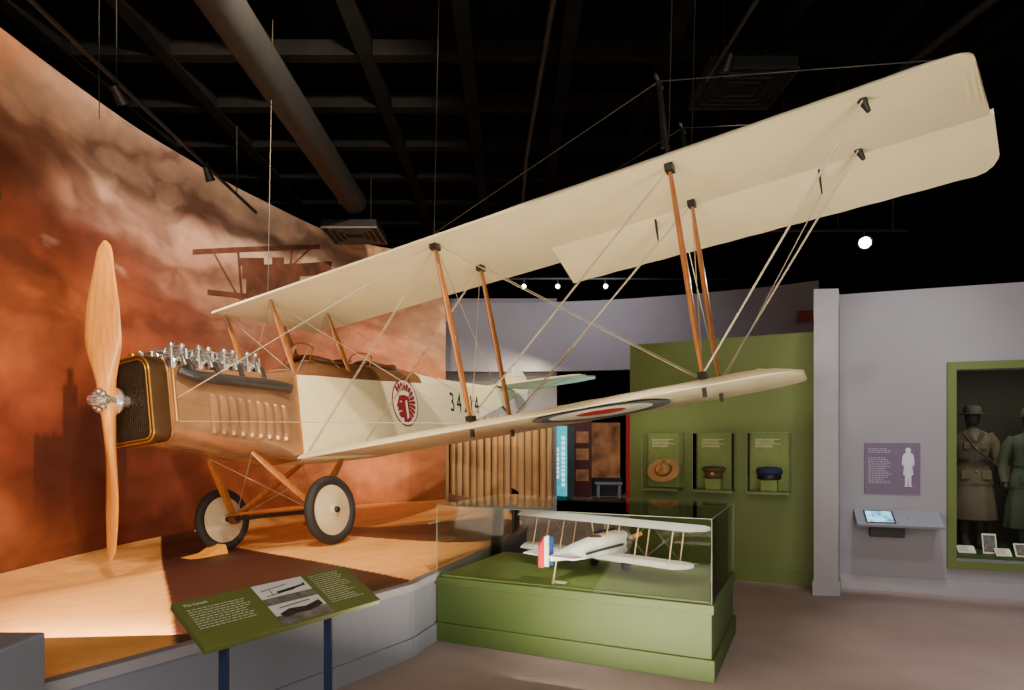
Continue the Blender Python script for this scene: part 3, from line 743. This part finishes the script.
for i,s0 in enumerate((.22,.775,1.33)):
    wd,dp,z0,z1=.40,.27,.96,1.585
    org=onw(A2,w2,n2,s0+wd/2,z0,.003);e=empty('hat_case',org,Rg)
    tag(e,'wall-mounted clear box case with green backboard holding a hat','display case','wall hat cases')
    H=z1-z0
    G().box((0,-.006,H/2),(wd,.012,H)).out('backboard',acr,e)
    G().box((0,-dp/2,.01),(wd,dp,.02)).out('shelf',green,e)
    for p,d in(((0,-dp,H/2),(wd,.004,H)),((-wd/2+.003,-dp/2,H/2),(.004,dp,H)),((wd/2-.003,-dp/2,H/2),(.004,dp,H)),((0,-dp/2,H),(wd,dp,.004))): G().box(p,d).out('acrylic_side',ACRYL,e)
    g=G()
    for sx in(-1,1):
        g.tube([(sx*wd/2,-dp,0),(sx*wd/2,-dp,H)],.0025,n=6);g.tube([(sx*wd/2,-dp,H),(sx*wd/2,0,H)],.0025,n=6)
    g.tube([(-wd/2,-dp,H),(wd/2,-dp,H)],.0025,n=6).tube([(-wd/2,-dp,.0),(wd/2,-dp,0)],.0025,n=6).out('acrylic_edge',edge,e)
    g=G();random.seed(i)
    for r in range(6):
        x=-.15
        while x<.02+.06*(r%3==0):
            w=random.uniform(.01,.03);g.quad((x,-.0135,H-.07-.016*r),(x+w,-.0135,H-.07-.016*r),(x+w,-.0135,H-.065-.016*r),(x,-.0135,H-.065-.016*r));x+=w+.006
    g.out('backboard_text',tm,e)['kind']='stuff'
    if i: G().box((0,-.14,.08),(.16,.12,.12)).out('hat_block',acr,e,bevel=.004)
    hz=z0+.155
    hpos=onw(A2,w2,n2,s0+wd/2,hz,.143)
    if i==0:
        hpos=onw(A2,w2,n2,s0+wd/2,z0+.21,.10)
        h=empty('campaign_hat',hpos,Rg@Matrix.Rotation(.95,3,'X'));tag(h,'tan felt wide-brimmed hat with pinched crown in a wall case','hat')
        rings=[]
        for r,z,sq_ in((.178,.0,1),(.182,.006,1),(.11,.010,1),(.088,.02,1),(.084,.07,1),(.068,.105,.95),(.035,.125,.8),(.008,.128,.8)):
            rings.append([(r*math.cos(q)*sq_,r*math.sin(q)*1.06*(.8 if r>.15 else 1),z-(.03*abs(math.sin(2*q)) if z>.1 else 0)) for q in [2*math.pi*k/40 for k in range(40)]])
        G().loft(rings).out('hat_body',felt1,h,True)
        G().rev([(.088,.012),(.096,.014),(.094,.040),(.084,.042)],(0,0,0),(0,0,1),close=True).out('hat_band',leather,h,True)
    elif i==1:
        h=empty('service_cap',hpos,Rg);tag(h,'khaki wool peaked service cap with leather strap in a wall case','hat')
        G().rev([(.09,-.01),(.092,.045),(.125,.075),(.127,.09),(.10,.11),(0,.118)],(0,0,0),(0,0,1)).out('cap_crown',khaki,h,True)
        V=[];
        for k in range(13):
            q=math.radians(200+140*k/12);V+= [(.09*math.cos(q),.09*math.sin(q),.004),(.14*math.cos(q)*.95,.12*math.sin(q),-.005)]
        G().add(V,[(2*k,2*k+2,2*k+3,2*k+1) for k in range(12)]).out('cap_visor',leather,h,True)
        G().sph((0,-.098,.04),(.016,.006,.018)).out('cap_badge',brass,h,True)
    else:
        h=empty('sailor_cap',hpos,Rg);tag(h,'navy blue round wool cap with ribbon in a wall case','hat')
        G().rev([(.11,-.01),(.113,.04),(.128,.05),(.132,.075),(.12,.105),(.06,.118),(0,.12)],(0,0,0),(0,0,1)).out('cap_crown',navy,h,True)
        G().rev([(.1135,-.01),(.117,.0),(.117,.034),(.113,.036)],(0,0,0),(0,0,1),close=True).out('cap_ribbon',black,h,True)
# ---------------------------------------------------------------- gray post and angled wall
def prism(P,z0,z1,name,m): 
    n=len(P);return struct(G().add([(x,y,z0) for x,y in P]+[(x,y,z1) for x,y in P],[tuple(range(n))[::-1],tuple(range(n,2*n))]+[(i,(i+1)%n,n+(i+1)%n,n+i) for i in range(n)]).out(name,m))
prism([(2.94,6.27),(3.17,6.25),(3.5,6.85),(3.36,7.05)],0,2.98,'wall_post',lavl)
prism([(2.92,6.255),(3.18,6.235),(3.27,6.4),(3.0,6.42)],0,.14,'baseboard_post',lavl)
A3=Vector((3.16,6.66,0));w3=Vector((.942,-.335,0)).normalized();n3=Vector((-.335,-.942,0)).normalized()
R3=Matrix((w3,-n3,Vector((0,0,1)))).transposed()
def seg(name,s0,s1,z0,z1,m,o=-.08,t=.16): return struct(G().box(onw(A3,w3,n3,(s0+s1)/2,(z0+z1)/2,o),(s1-s0,t,z1-z0),R=R3).out(name,m))
N0,N1=1.22,3.0;NZ0,NZ1=.34,2.19
seg('wall_gallery',.1,N0,0,3.0,lav);seg('wall_gallery',N1,3.9,0,3.0,lav);seg('wall_gallery',N0,N1,NZ1,3.0,lav);seg('wall_gallery',N0,N1,0,NZ0,lav)
seg('baseboard_gallery',.1,3.9,0,.14,lavl,.01,.02)
def seg2(name,s0,s1,z0,z1,o0,o1,m,par): 
    return G().box(Vector(((s0+s1)/2,-(o0+o1)/2,(z0+z1)/2)),(s1-s0,abs(o1-o0),z1-z0)).out(name,m,par)
nich=empty('uniform_showcase',A3,R3);tag(nich,'green framed recessed wall showcase with dark interior for uniforms','display case')
nd=mat('dark_olive_backdrop',(38,39,27),.8)
seg2('back_panel',N0-.1,N1+.1,NZ0-.02,NZ1+.1,-1.35,-1.3,nd,nich);seg2('case_floor',N0-.1,N1+.1,NZ0-.02,NZ0+.03,-1.3,-.16,greend,nich)
seg2('side_panel',N0-.1,N0-.02,NZ0,NZ1+.1,-1.3,-.16,nd,nich);seg2('side_panel',N1+.02,N1+.1,NZ0,NZ1+.1,-1.3,-.16,nd,nich);seg2('top_panel',N0-.1,N1+.1,NZ1+.1,NZ1+.14,-1.3,-.16,nd,nich)
fw=.075
for s0,s1,z0,z1 in((N0-fw,N0,NZ0-fw,NZ1+fw),(N1,N1+fw,NZ0-fw,NZ1+fw),(N0,N1,NZ1,NZ1+fw),(N0,N1,NZ0-fw,NZ0)): seg2('frame',s0,s1,z0,z1,.001,.03,green,nich)
seg2('front_glass',N0,N1,NZ0,NZ1,-.02,-.012,GLASS,nich)
def mannequin(s,o,H,coat,hat,name,label,long_coat=False):
    base=onw(A3,w3,n3,s,NZ0+.031,-o);e=empty(name,base,R3);tag(e,label,'mannequin');k=H/1.62
    def ell(zc,rx,ry,y=0,n=42,ruf=0): return [((rx*(1+ruf*math.sin(9*q)))*math.cos(q)*k,(ry*(1+ruf*math.sin(9*q))*math.sin(q)+y)*k,zc*k) for q in [2*math.pi*j/n for j in range(n)]]
    skin=mat('mannequin_gray',(44,38,32),.7);strap=mat('dark_strap_leather',(50,32,22),.6)
    for sx in(-1,1):
        G().loft([[(sx*.075*k+rx*k*math.cos(q),y*k+ry*k*math.sin(q),z*k) for q in [2*math.pi*j/14 for j in range(14)]] for z,rx,ry,y in((0,.04,.11,-.05),(.03,.045,.115,-.05),(.07,.042,.08,-.02),(.12,.04,.05,0),(.3,.055,.06,.01),(.45,.05,.055,0),(.62,.07,.075,0))]).out('boot',darkfelt,e,True)
    hem=.28 if long_coat else .34
    G().loft([ell(hem,.24,.19,ruf=.06),ell(hem+.02,.245,.195,ruf=.06),ell(.6,.22,.17,ruf=.04),ell(.8,.19,.14,ruf=.01),ell(.98,.14,.105)]).out('skirt',coat,e,True)
    G().loft([ell(.74,.208,.155),ell(.76,.213,.16),ell(.88,.19,.14),ell(1.0,.15,.115),ell(1.05,.148,.11),ell(1.18,.18,.125,-.01),ell(1.28,.19,.115,-.005),ell(1.35,.15,.09),ell(1.385,.075,.065),ell(1.41,.055,.055)]).out('tunic',coat,e,True)
    G().rev([(.15*k,0),(.163*k,.0),(.163*k,.045*k),(.15*k,.045*k)],(0,0,1.0*k),(0,0,1),close=True).out('belt',coat if long_coat else strap,e,True)
    G().box((0,-.168*k,1.022*k),(.05*k,.012,.05*k)).out('belt_buckle',blackgun,e,bevel=.002)
    for sx in(-1,1):
        G().tube([(sx*.16*k,0,1.33*k),(sx*.21*k,.01*k,1.24*k),(sx*.25*k,.03*k,1.08*k),(sx*.27*k,.0,.93*k),(sx*.265*k,-.06*k,.80*k)],[.05*k,.062*k,.052*k,.045*k,.040*k],n=14).out('sleeve',coat,e,True)
        G().sph((sx*.262*k,-.075*k,.765*k),(.024*k,.03*k,.04*k),n=8).out('sleeve_lining',skin,e,True)
        G().box((sx*.08*k,-.125*k,1.2*k),(.075*k,.02*k,.08*k)).out('pocket',coat,e,bevel=.004)
        G().box((sx*.10*k,-.145*k,.86*k),(.10*k,.02*k,.10*k)).out('pocket',coat,e,bevel=.004)
    G().loft([ell(1.38,.05,.05),ell(1.43,.05,.055),ell(1.46,.065,.08,-.01),ell(1.52,.075,.095,-.01),ell(1.58,.07,.09),ell(1.62,.03,.04)]).out('head',skin,e,True)
    for zb in(.9,1.08,1.17,1.26): G().sph((0,(-.135 if zb>1.05 else -.15)*k,zb*k),.009,n=6).out('button',brass,e,True)
    for S in(-1,1):
        G().add([(S*x*k,y*k,z*k) for x,y,z in((.06,-.1,1.37),(0,-.138,1.25),(.02,-.143,1.24),(.1,-.118,1.33))],[(0,1,2,3)]).out('collar',darkfelt,e)
    G().rev([(.16*k,0),(.16*k,.006),(.09*k,.012),(.088*k,.07*k),(.07*k,.1*k),(0,.105*k)],(0,-.01*k,1.565*k),(0,0,1)).out('hat',hat,e,True)
    G().rev([(.09*k,.012),(.094*k,.014),(.093*k,.035*k),(.088*k,.036*k)],(0,-.01*k,1.565*k),(0,0,1),close=True).out('hat_band',strap,e,True)
    if not long_coat:
        G().tube([(-.12*k,-.1*k,1.36*k),(0,-.16*k,1.15*k),(.22*k,-.15*k,.96*k)],.010*k,n=6).out('strap',strap,e)
        G().box((.27*k,-.09*k,.88*k),(.10*k,.16*k,.18*k)).out('satchel',strap,e,bevel=.01)
    return e
olive=mat('olive_wool',(78,69,50),.9,bump=.3);dgreen=mat('dark_green_wool',(50,56,42),.9,bump=.3)
mannequin(1.56,.72,1.46,olive,darkfelt,'uniform_mannequin','olive brown wool tunic and skirt uniform with brimmed hat and satchel')
mannequin(2.02,.58,1.42,dgreen,darkfelt,'uniform_mannequin','dark green wool greatcoat uniform with brimmed hat',True)
for s,o,h,rx,ww,label in((1.40,.3,.10,-.9,.15,'white printed label card on the showcase floor'),(1.60,.32,.2,-.25,.12,'black and white photograph card on the showcase floor'),(1.68,.20,.10,-.9,.13,'white printed label card on the showcase floor'),(1.86,.22,.14,-.6,.16,'gray printed photograph card on the showcase floor'),(2.06,.2,.12,-.9,.15,'white printed label card on the showcase floor')):
    e=empty('label_card',onw(A3,w3,n3,s,NZ0+.034,-o),(R3.to_4x4()@Matrix.Rotation(rx,4,'X')).to_3x3());tag(e,label,'label card')
    ph='photograph' in label
    G().box((0,0,h/2),(ww,.006,h)).out('card_sheet',white,e)
    g=G();random.seed(int(s*100))
    if ph: g.quad((-ww*.42,-.004,h*.08),(ww*.42,-.004,h*.08),(ww*.42,-.004,h*.92),(-ww*.42,-.004,h*.92))
    else:
        for r in range(6):
            z=h*(.85-.13*r);g.quad((-ww*.42,-.004,z),(ww*random.uniform(.1,.42),-.004,z),(ww*.1,-.004,z+.004),(-ww*.42,-.004,z+.004))
    pr=g.out('card_print',gnd if ph else blackgun,e);pr['kind']='stuff'
pur=mat('purple_gray_panel',(96,80,104),.6,var=.05)
pn=empty('wall_text_panel',onw(A3,w3,n3,.675,.98,.002),R3);tag(pn,'purple gray wall panel with white figure silhouette and text','information panel')
G().box((0,-.006,.25),(.49,.012,.5)).out('panel_board',pur,pn)
sil=[(.0,.46),(.02,.455),(.028,.43),(.02,.405),(.045,.39),(.055,.36),(.06,.28),(.05,.25),(.045,.3),(.04,.24),(.05,.16),(.03,.155),(.03,.04),(.045,.03),(.005,.03),(.0,.15),(-.005,.03),(-.045,.03),(-.03,.04),(-.03,.155),(-.05,.16),(-.04,.24),(-.045,.3),(-.05,.25),(-.06,.28),(-.055,.36),(-.045,.39),(-.02,.405),(-.028,.43),(-.02,.455)]
G().add([(.14+x*.9,-.014,.04+z*.9) for x,z in sil],[tuple(range(len(sil)))]).out('silhouette',mat('pale_lilac_ink',(190,184,204),.6),pn)
lil=mat('lilac_text_ink',(184,176,196),.6)
g=G();random.seed(9)
for r in range(20):
    if r in(3,4): continue
    x=-.21;z=.44-.018*r
    if z<.06: break
    xe=-.02-random.uniform(0,.06)
    while x<xe:
        w=random.uniform(.012,.03);g.quad((x,-.0135,z),(x+w,-.0135,z),(x+w,-.0135,z+.004),(x,-.0135,z+.004));x+=w+.008
g.out('panel_text_lines',lil,pn)['kind']='stuff'
cn=empty('touchscreen_console',onw(A3,w3,n3,.70,.66,.002),R3);tag(cn,'gray wall-mounted touchscreen console with small lit video screen','screen console')
V=[(-.37,0,.04),(.37,0,.04),(.37,-.24,.0),(-.37,-.24,.0),(-.37,0,.16),(.37,0,.16),(.37,-.25,.03),(-.37,-.25,.03)]
G().add(V,[(0,1,2,3),(4,5,6,7),(0,1,5,4),(1,2,6,5),(2,3,7,6),(3,0,4,7)]).out('console_shelf',plinthm,cn,bevel=.006)
tilt=Vector((0,-.25,-.13)).normalized();nrm=Vector((0,-.13,.25)).normalized()
def onc(x,d,h): return Vector((x,0,.16))+tilt*d+nrm*h
scr=mat('lit_blue_screen',(110,170,200),.3,var=.8,scale=18,emit=1.6)
for x0,x1,d0,d1,m,nm,h in((-.29,-.03,.04,.26,black,'screen_bezel',.003),(-.275,-.045,.055,.245,scr,'screen',.005)):
    G().quad(onc(x0,d0,h),onc(x1,d0,h),onc(x1,d1,h),onc(x0,d1,h)).out(nm,m,cn)
for x in(.08,.2): G().rev([(0,0),(.02,0),(.02,.012),(0,.014)],onc(x,.15,0),nrm,n=14).out('button',steel,cn,True)
G().box((-.08,-.05,-.04),(.3,.1,.14)).out('console_bracket',black,cn,bevel=.004)
# ---------------------------------------------------------------- far hall
struct(G().box((-.35,15.9,2.5),(2.9,.2,5.0)).out('wall_hall',lav))
Bk=resample(catmull([(-1.9,14.9),(0,15.0),(2.5,14.6),(5,13.6),(6.15,12.9)],10),60)
g=G().loft([[(p.x,p.y,3.12),(p.x,p.y+.15,3.12),(p.x,p.y+.15,4.72),(p.x,p.y,4.72)] for p in Bk]);struct(g.out('wall_bulkhead',lav))
struct(G().box((4.3,12.3,1.6),(3.6,.2,3.2)).out('wall_partition',lav))
lg=empty('log_palisade',(-.25,15.45,0));tag(lg,'upright log palisade fence of thick smooth timber','fence')
g=G();random.seed(2);x=-1.35
logm=mat('weathered_log_wood',(172,130,84),.8,var=.25,scale=2,bump=.2,bscale=12,stretch=(3,3,.6))
while x<1.3:
    r=random.uniform(.07,.09);h=2.1+random.uniform(-.05,.05);g.tube([(x,random.uniform(-.02,.02),0),(x,0,h-.08),(x,0,h-.02),(x,0,h)],[r,r*.95,r*.8,r*.4],n=16);x+=r*2+.004
g.out('palisade_logs',logm,lg,True)['kind']='stuff'
teal=mat('teal_lit_panel',(30,165,175),.5,emit=1.2,var=.3,scale=3);redp=mat('red_exhibit_panel_glow',(150,26,28),.6,emit=.2);pic=mat('brown_photo_mural_glow',(120,78,48),.6,var=.8,scale=2.5,emit=.4)  # red panel and photo prints carry added glow instead of lamplight
dp=mat('dark_exhibit_panel',(24,40,46),.6);tealink=mat('pale_banner_ink',(225,250,245),.5,emit=1.2)
dred=mat('dim_red_exhibit_panel',(70,20,22),.6)
tp=empty('teal_banner',(1.28,16.4,0));tag(tp,'tall exhibit banner with glowing teal panel and small vertical lettering','banner')
G().box((0,0,.95),(.62,.08,1.9)).out('banner_board',dp,tp);G().box((-.08,-.05,.95),(.40,.02,1.86)).out('banner_light',teal,tp)
g=G();random.seed(12)
for col in range(2):
    z=.35+.2*col
    while z<1.65-.3*col:
        w=random.uniform(.05,.12);x=-.02-.15*col;g.quad((x,-.064,z),(x+.08,-.064,z),(x+.08,-.064,z+w),(x,-.064,z+w));z+=w+.035
g.out('banner_lettering',tealink,tp)['kind']='stuff'
eb=empty('dark_exhibit_board',(1.85,17.0,0));tag(eb,'tall dark exhibit board with small brown photographs','picture board')
G().box((0,0,1.05),(.5,.08,2.1)).out('board',dred,eb)
for z in(.6,1.15,1.6): G().box((0,-.045,z),(.34,.01,.3)).out('picture',pic,eb)
pb=empty('photo_mural_board',(2.5,17.6,0));tag(pb,'brown historic photo mural board in a gallery','picture board')
G().box((0,0,1.25),(.9,.08,1.5)).out('mural_print',pic,pb);G().box((0,0,.25),(1.0,.12,.5)).out('mural_plinth',dp,pb)
bn=empty('gallery_bench',(2.5,16.7,0));tag(bn,'small gray rectangular gallery bench','bench')
G().box((0,0,.40),(.7,.3,.06)).out('seat',plinthm,bn,bevel=.01)
for sx in(-.27,.27): G().box((sx,0,.185),(.06,.26,.37)).out('leg',plinthm,bn)
rd=G().box((3.12,16.8,1.2),(.28,.08,2.4)).out('red_banner',redp);tag(rd,'tall plain red exhibit banner','banner')
sg_=G().box((5.75,12.6,3.95),(.3,.06,.2)).out('red_sign',mat('red_sign_face',(110,40,34),.5,emit=.1));tag(sg_,'small dull red rectangular sign high on the bulkhead','sign')
# ---------------------------------------------------------------- ceiling equipment
def thing(g,name,m,label,cat,smooth=True,group=None): return tag(g.out(name,m,None,smooth),label,cat,group)
g=G().tube([(-2.38,1.5,5.1),(-2.38,9.7,5.1)],.18,n=32)
ductb=mat('round_duct_metal',(36,34,33),.6,.1,var=.1,spec=.25)
thing(g,'air_duct',ductb,'long smooth round gray metal air duct below the black ceiling','air duct')
def diffuser(x,y,z,w,d,label):
    e=empty('air_diffuser',(x,y,z));tag(e,label,'air vent')
    G().box((0,0,.06),(w,d,.12)).out('diffuser_box',ductm,e,bevel=.01)
    g=G()
    for i in range(4):
        s=1-.22*i;g.box((0,-d*s/2,-.01),(w*s,.02,.03));g.box((0,d*s/2,-.01),(w*s,.02,.03));g.box((-w*s/2,0,-.01),(.02,d*s,.03));g.box((w*s/2,0,-.01),(.02,d*s,.03))
    g.out('diffuser_vanes',ventm if w<.88 else ductb,e)['kind']='stuff'
    for s in(-1,1): G().tube([(s*w*.3,0,.12),(s*w*.3,0,5.70-z)],.01,n=6).out('hanger_rod',black,e)
diffuser(-2.5,10.25,4.78,.85,.8,'square gray ceiling air diffuser at the duct end')
diffuser(2.45,6.9,5.28,.9,.8,'square dark ceiling air diffuser on hanger rods')
lampem=mat('lamp_glow',(255,240,215),.3,emit=80)
lampem2=mat('lamp_glow_soft',(255,235,205),.3,emit=18)
def rail(p,q,label='black lighting track hung below the ceiling'):
    e=empty('lighting_track',p);P,Q=Vector(p),Vector(q);tag(e,label,'lighting track','lighting tracks')
    G().tube([P-P,Q-P],.022,n=8).out('track_rail',black,e,True)
    for t in(.1,.5,.9):
        c=P.lerp(Q,t)-P;G().tube([c,(c.x,c.y,5.72-P.z)],.006,n=6).out('hanger_rod',black,e)
    return e
rail((-3.55,2.5,4.8),(-3.7,9.3,4.8));rail((-1.9,13.5,4.9),(4.5,13.5,4.9));rail((2.2,2.0,5.2),(2.0,6.6,5.2));rail((4.6,7.5,3.95),(3.0,7.5,3.95))
def spot(pos,aim,lit,label,r=.05):
    e=empty('track_spotlight',pos);tag(e,label,'spotlight','ceiling spotlights')
    d=(Vector(aim)-Vector(pos)).normalized()
    G().rev([(0,-.16),(r*.7,-.16),(r,-.05),(r*1.15,.0),(r*.95,.0),(r*.9,-.02)],(0,0,0),d,n=20).out('lamp_housing',black,e,True)
    G().rev([(0,-.012),(r*.85,-.012),(r*.85,-.008),(0,-.006)],(0,0,0),d,n=20).out('lamp_lens',lit,e,True)
    G().tube([Vector((0,0,0))-d*.1,Vector((0,0,.13))-d*.1],.01,n=6).out('lamp_stem',black,e,True)
spot((4.06,7.4,3.78),(1,0,1.6),lampem,'black track spotlight shining brightly',.07)
for x,y,z in((.25,13.4,4.72),(.95,13.4,4.72),(1.95,13.4,4.72)): spot((x,y,z),(x*.6,2,1.5),lampem2,'small lit black track spotlight',.05)
for x,y,z,a_ in((-3.6,4.2,4.65,(-4,7,3)),(-3.62,6.0,4.65,(-3,9,2)),(-3.65,7.8,4.65,(-3,10,1)),(2.15,3.5,5.05,(0,6,2)),(2.05,6.2,5.05,(1,8,1))): spot((x,y,z),a_,dark,'unlit looking black track spotlight')
g=G().box((1.98,5.0,5.6),(.06,.9,.05));thing(g,'linear_light',mat('dim_yellow_light',(200,170,90),.4,emit=.5),'slim yellowish linear ceiling light','ceiling light',False)
def cable(p,q,label='thin steel suspension cable from the ceiling'):
    thing(G().tube([p,q],.004,n=6),'suspension_cable',cablem,label,'cable',True,'suspension cables')
Wp=lambda v:O+RM@Vector(v)
for v in((-1.5,yo,1.2),(-2.3,yo,1.2),(-1.5,.3,1.13),(-1.5,yi,1.17)):
    w=Wp(v);cable(w,(w.x+.05,w.y,5.72))
cable((-4.45,5.6,3.6),(-4.4,5.3,5.72));cable((-3.72,5.8,4.4),(-3.72,5.8,5.72))
thing(G().tube([(.6,1.5,5.45),(.2,9,5.45),(.1,18,5.45)],.03,n=10),'sprinkler_pipe',ductm,'thin dark sprinkler pipe running along the ceiling','pipe')
thing(G().tube([(4.8,1.5,5.4),(3.4,12,5.4)],.05,n=12),'conduit_pipe',ductm,'dark conduit pipe running along the ceiling','pipe')
# ---------------------------------------------------------------- lights
LK=1.3
def area(name,loc,aim,size,power,col=(1,.86,.66),sy=None):
    l=bpy.data.lights.new(name,'AREA');l.energy=power*LK;l.color=col;l.size=size
    if sy: l.shape='RECTANGLE';l.size_y=sy
    o=bpy.data.objects.new(name,l);COL.objects.link(o);o.location=loc
    o.rotation_euler=(Vector(aim)-Vector(loc)).to_track_quat('-Z','Y').to_euler();return o
def spotl(name,loc,aim,power,ang=50,col=(1,.83,.63),blend=.6,r=.08):
    l=bpy.data.lights.new(name,'SPOT');l.energy=power*LK;l.color=col;l.spot_size=math.radians(ang);l.spot_blend=blend;l.shadow_soft_size=r
    o=bpy.data.objects.new(name,l);COL.objects.link(o);o.location=loc
    o.rotation_euler=(Vector(aim)-Vector(loc)).to_track_quat('-Z','Y').to_euler();return o
w=bpy.data.worlds.new('world');bpy.context.scene.world=w;w.use_nodes=True
w.node_tree.nodes['Background'].inputs[0].default_value=(.95,.9,.86,1);w.node_tree.nodes['Background'].inputs[1].default_value=.4
area('gallery_fill',(1.0,-1.0,2.6),(0,6,2.0),3.5,155,(1,.9,.78))
area('floor_bounce',(.6,3.4,.15),(1.2,4.8,4.0),1.6,110,(1,.86,.64))
area('unseen_platform_fill',(-2.2,3.2,.75),(-2.6,8,2.4),1.0,65,(1,.78,.54))  # added unseen lamp, lights the aircraft from below
for loc,aim,p,an in(((-1.0,2.0,5.3),(-2.6,5.6,1.4),820,50),((.6,2.4,5.4),(-2.0,6.5,.6),860,38),((-2.0,3.0,5.3),(-4.6,7.0,3.9),1100,70),((-1.0,4.0,5.3),(-3.5,10.5,3.4),1400,70),((-2.6,5.0,5.2),(-4.5,7.5,1.2),240,60),((.8,5.5,5.3),(-.8,9.5,1.5),520,60),((-2.6,2.0,5.2),(-3.4,4.4,.5),520,42),((1.6,9.2,5.3),(-1.4,12.5,1.8),450,60)):
    spotl('ceiling_spot',loc,aim,p,an)
spotl('unseen_wing_fill',(.9,1.6,.3),(2.2,3.6,3.6),130,75,(1,.86,.64),.9,.2)  # added low spot without a fixture, brightens the upper wing underside
spotl('case_spot',(1.2,3.2,5.0),(.7,4.9,.5),460,22,(1,.95,.86))
for s in(.42,.98,1.53):
    q=onw(A2,w2,n2,s,3.6,1.6);spotl('wall_spot',q,onw(A2,w2,n2,s,1.0,0),150,32,(1,.92,.76),.8)
spotl('green_wall_spot',(1.9,4.6,4.8),(2.3,7.1,1.0),170,45,(1,.92,.78))
spotl('gallery_spot',(3.0,4.6,5.2),(3.9,6.4,1.4),340,45,(1,.97,.96),.9)
spotl('gallery_spot',(3.6,3.0,5.2),(5.0,6.0,1.4),230,55,(1,.97,.97),.9)
for x,y in((2.4,5.0),(3.6,4.6),(2.9,3.4)): spotl('floor_spot',(x,y-.6,5.2),(x,y,0),320,36,(1,.91,.86),.9)
area('niche_light',onw(A3,w3,n3,1.8,2.25,-.35),onw(A3,w3,n3,1.75,1.0,-.65),.5,9,(1,.92,.75))
area('hall_light',(1.5,12.6,5.0),(1.0,14.9,3.6),2.0,50,(.98,.96,1))
area('hall_light',(0.3,14.2,3.0),(-.2,15.5,1.2),1.0,40,(1,.85,.6))
spotl('hall_spot',(2.0,14.6,3.0),(2.0,17.2,1.0),60,80,(1,.85,.7))
spotl('teal_light',(2.0,12.8,1.4),(.9,11.3,2.1),90,60,(.25,1,.95),.8,.03)
spotl('star_lamp',(4.0,7.3,3.74),(1,2,1.6),60,80,(1,.93,.8))
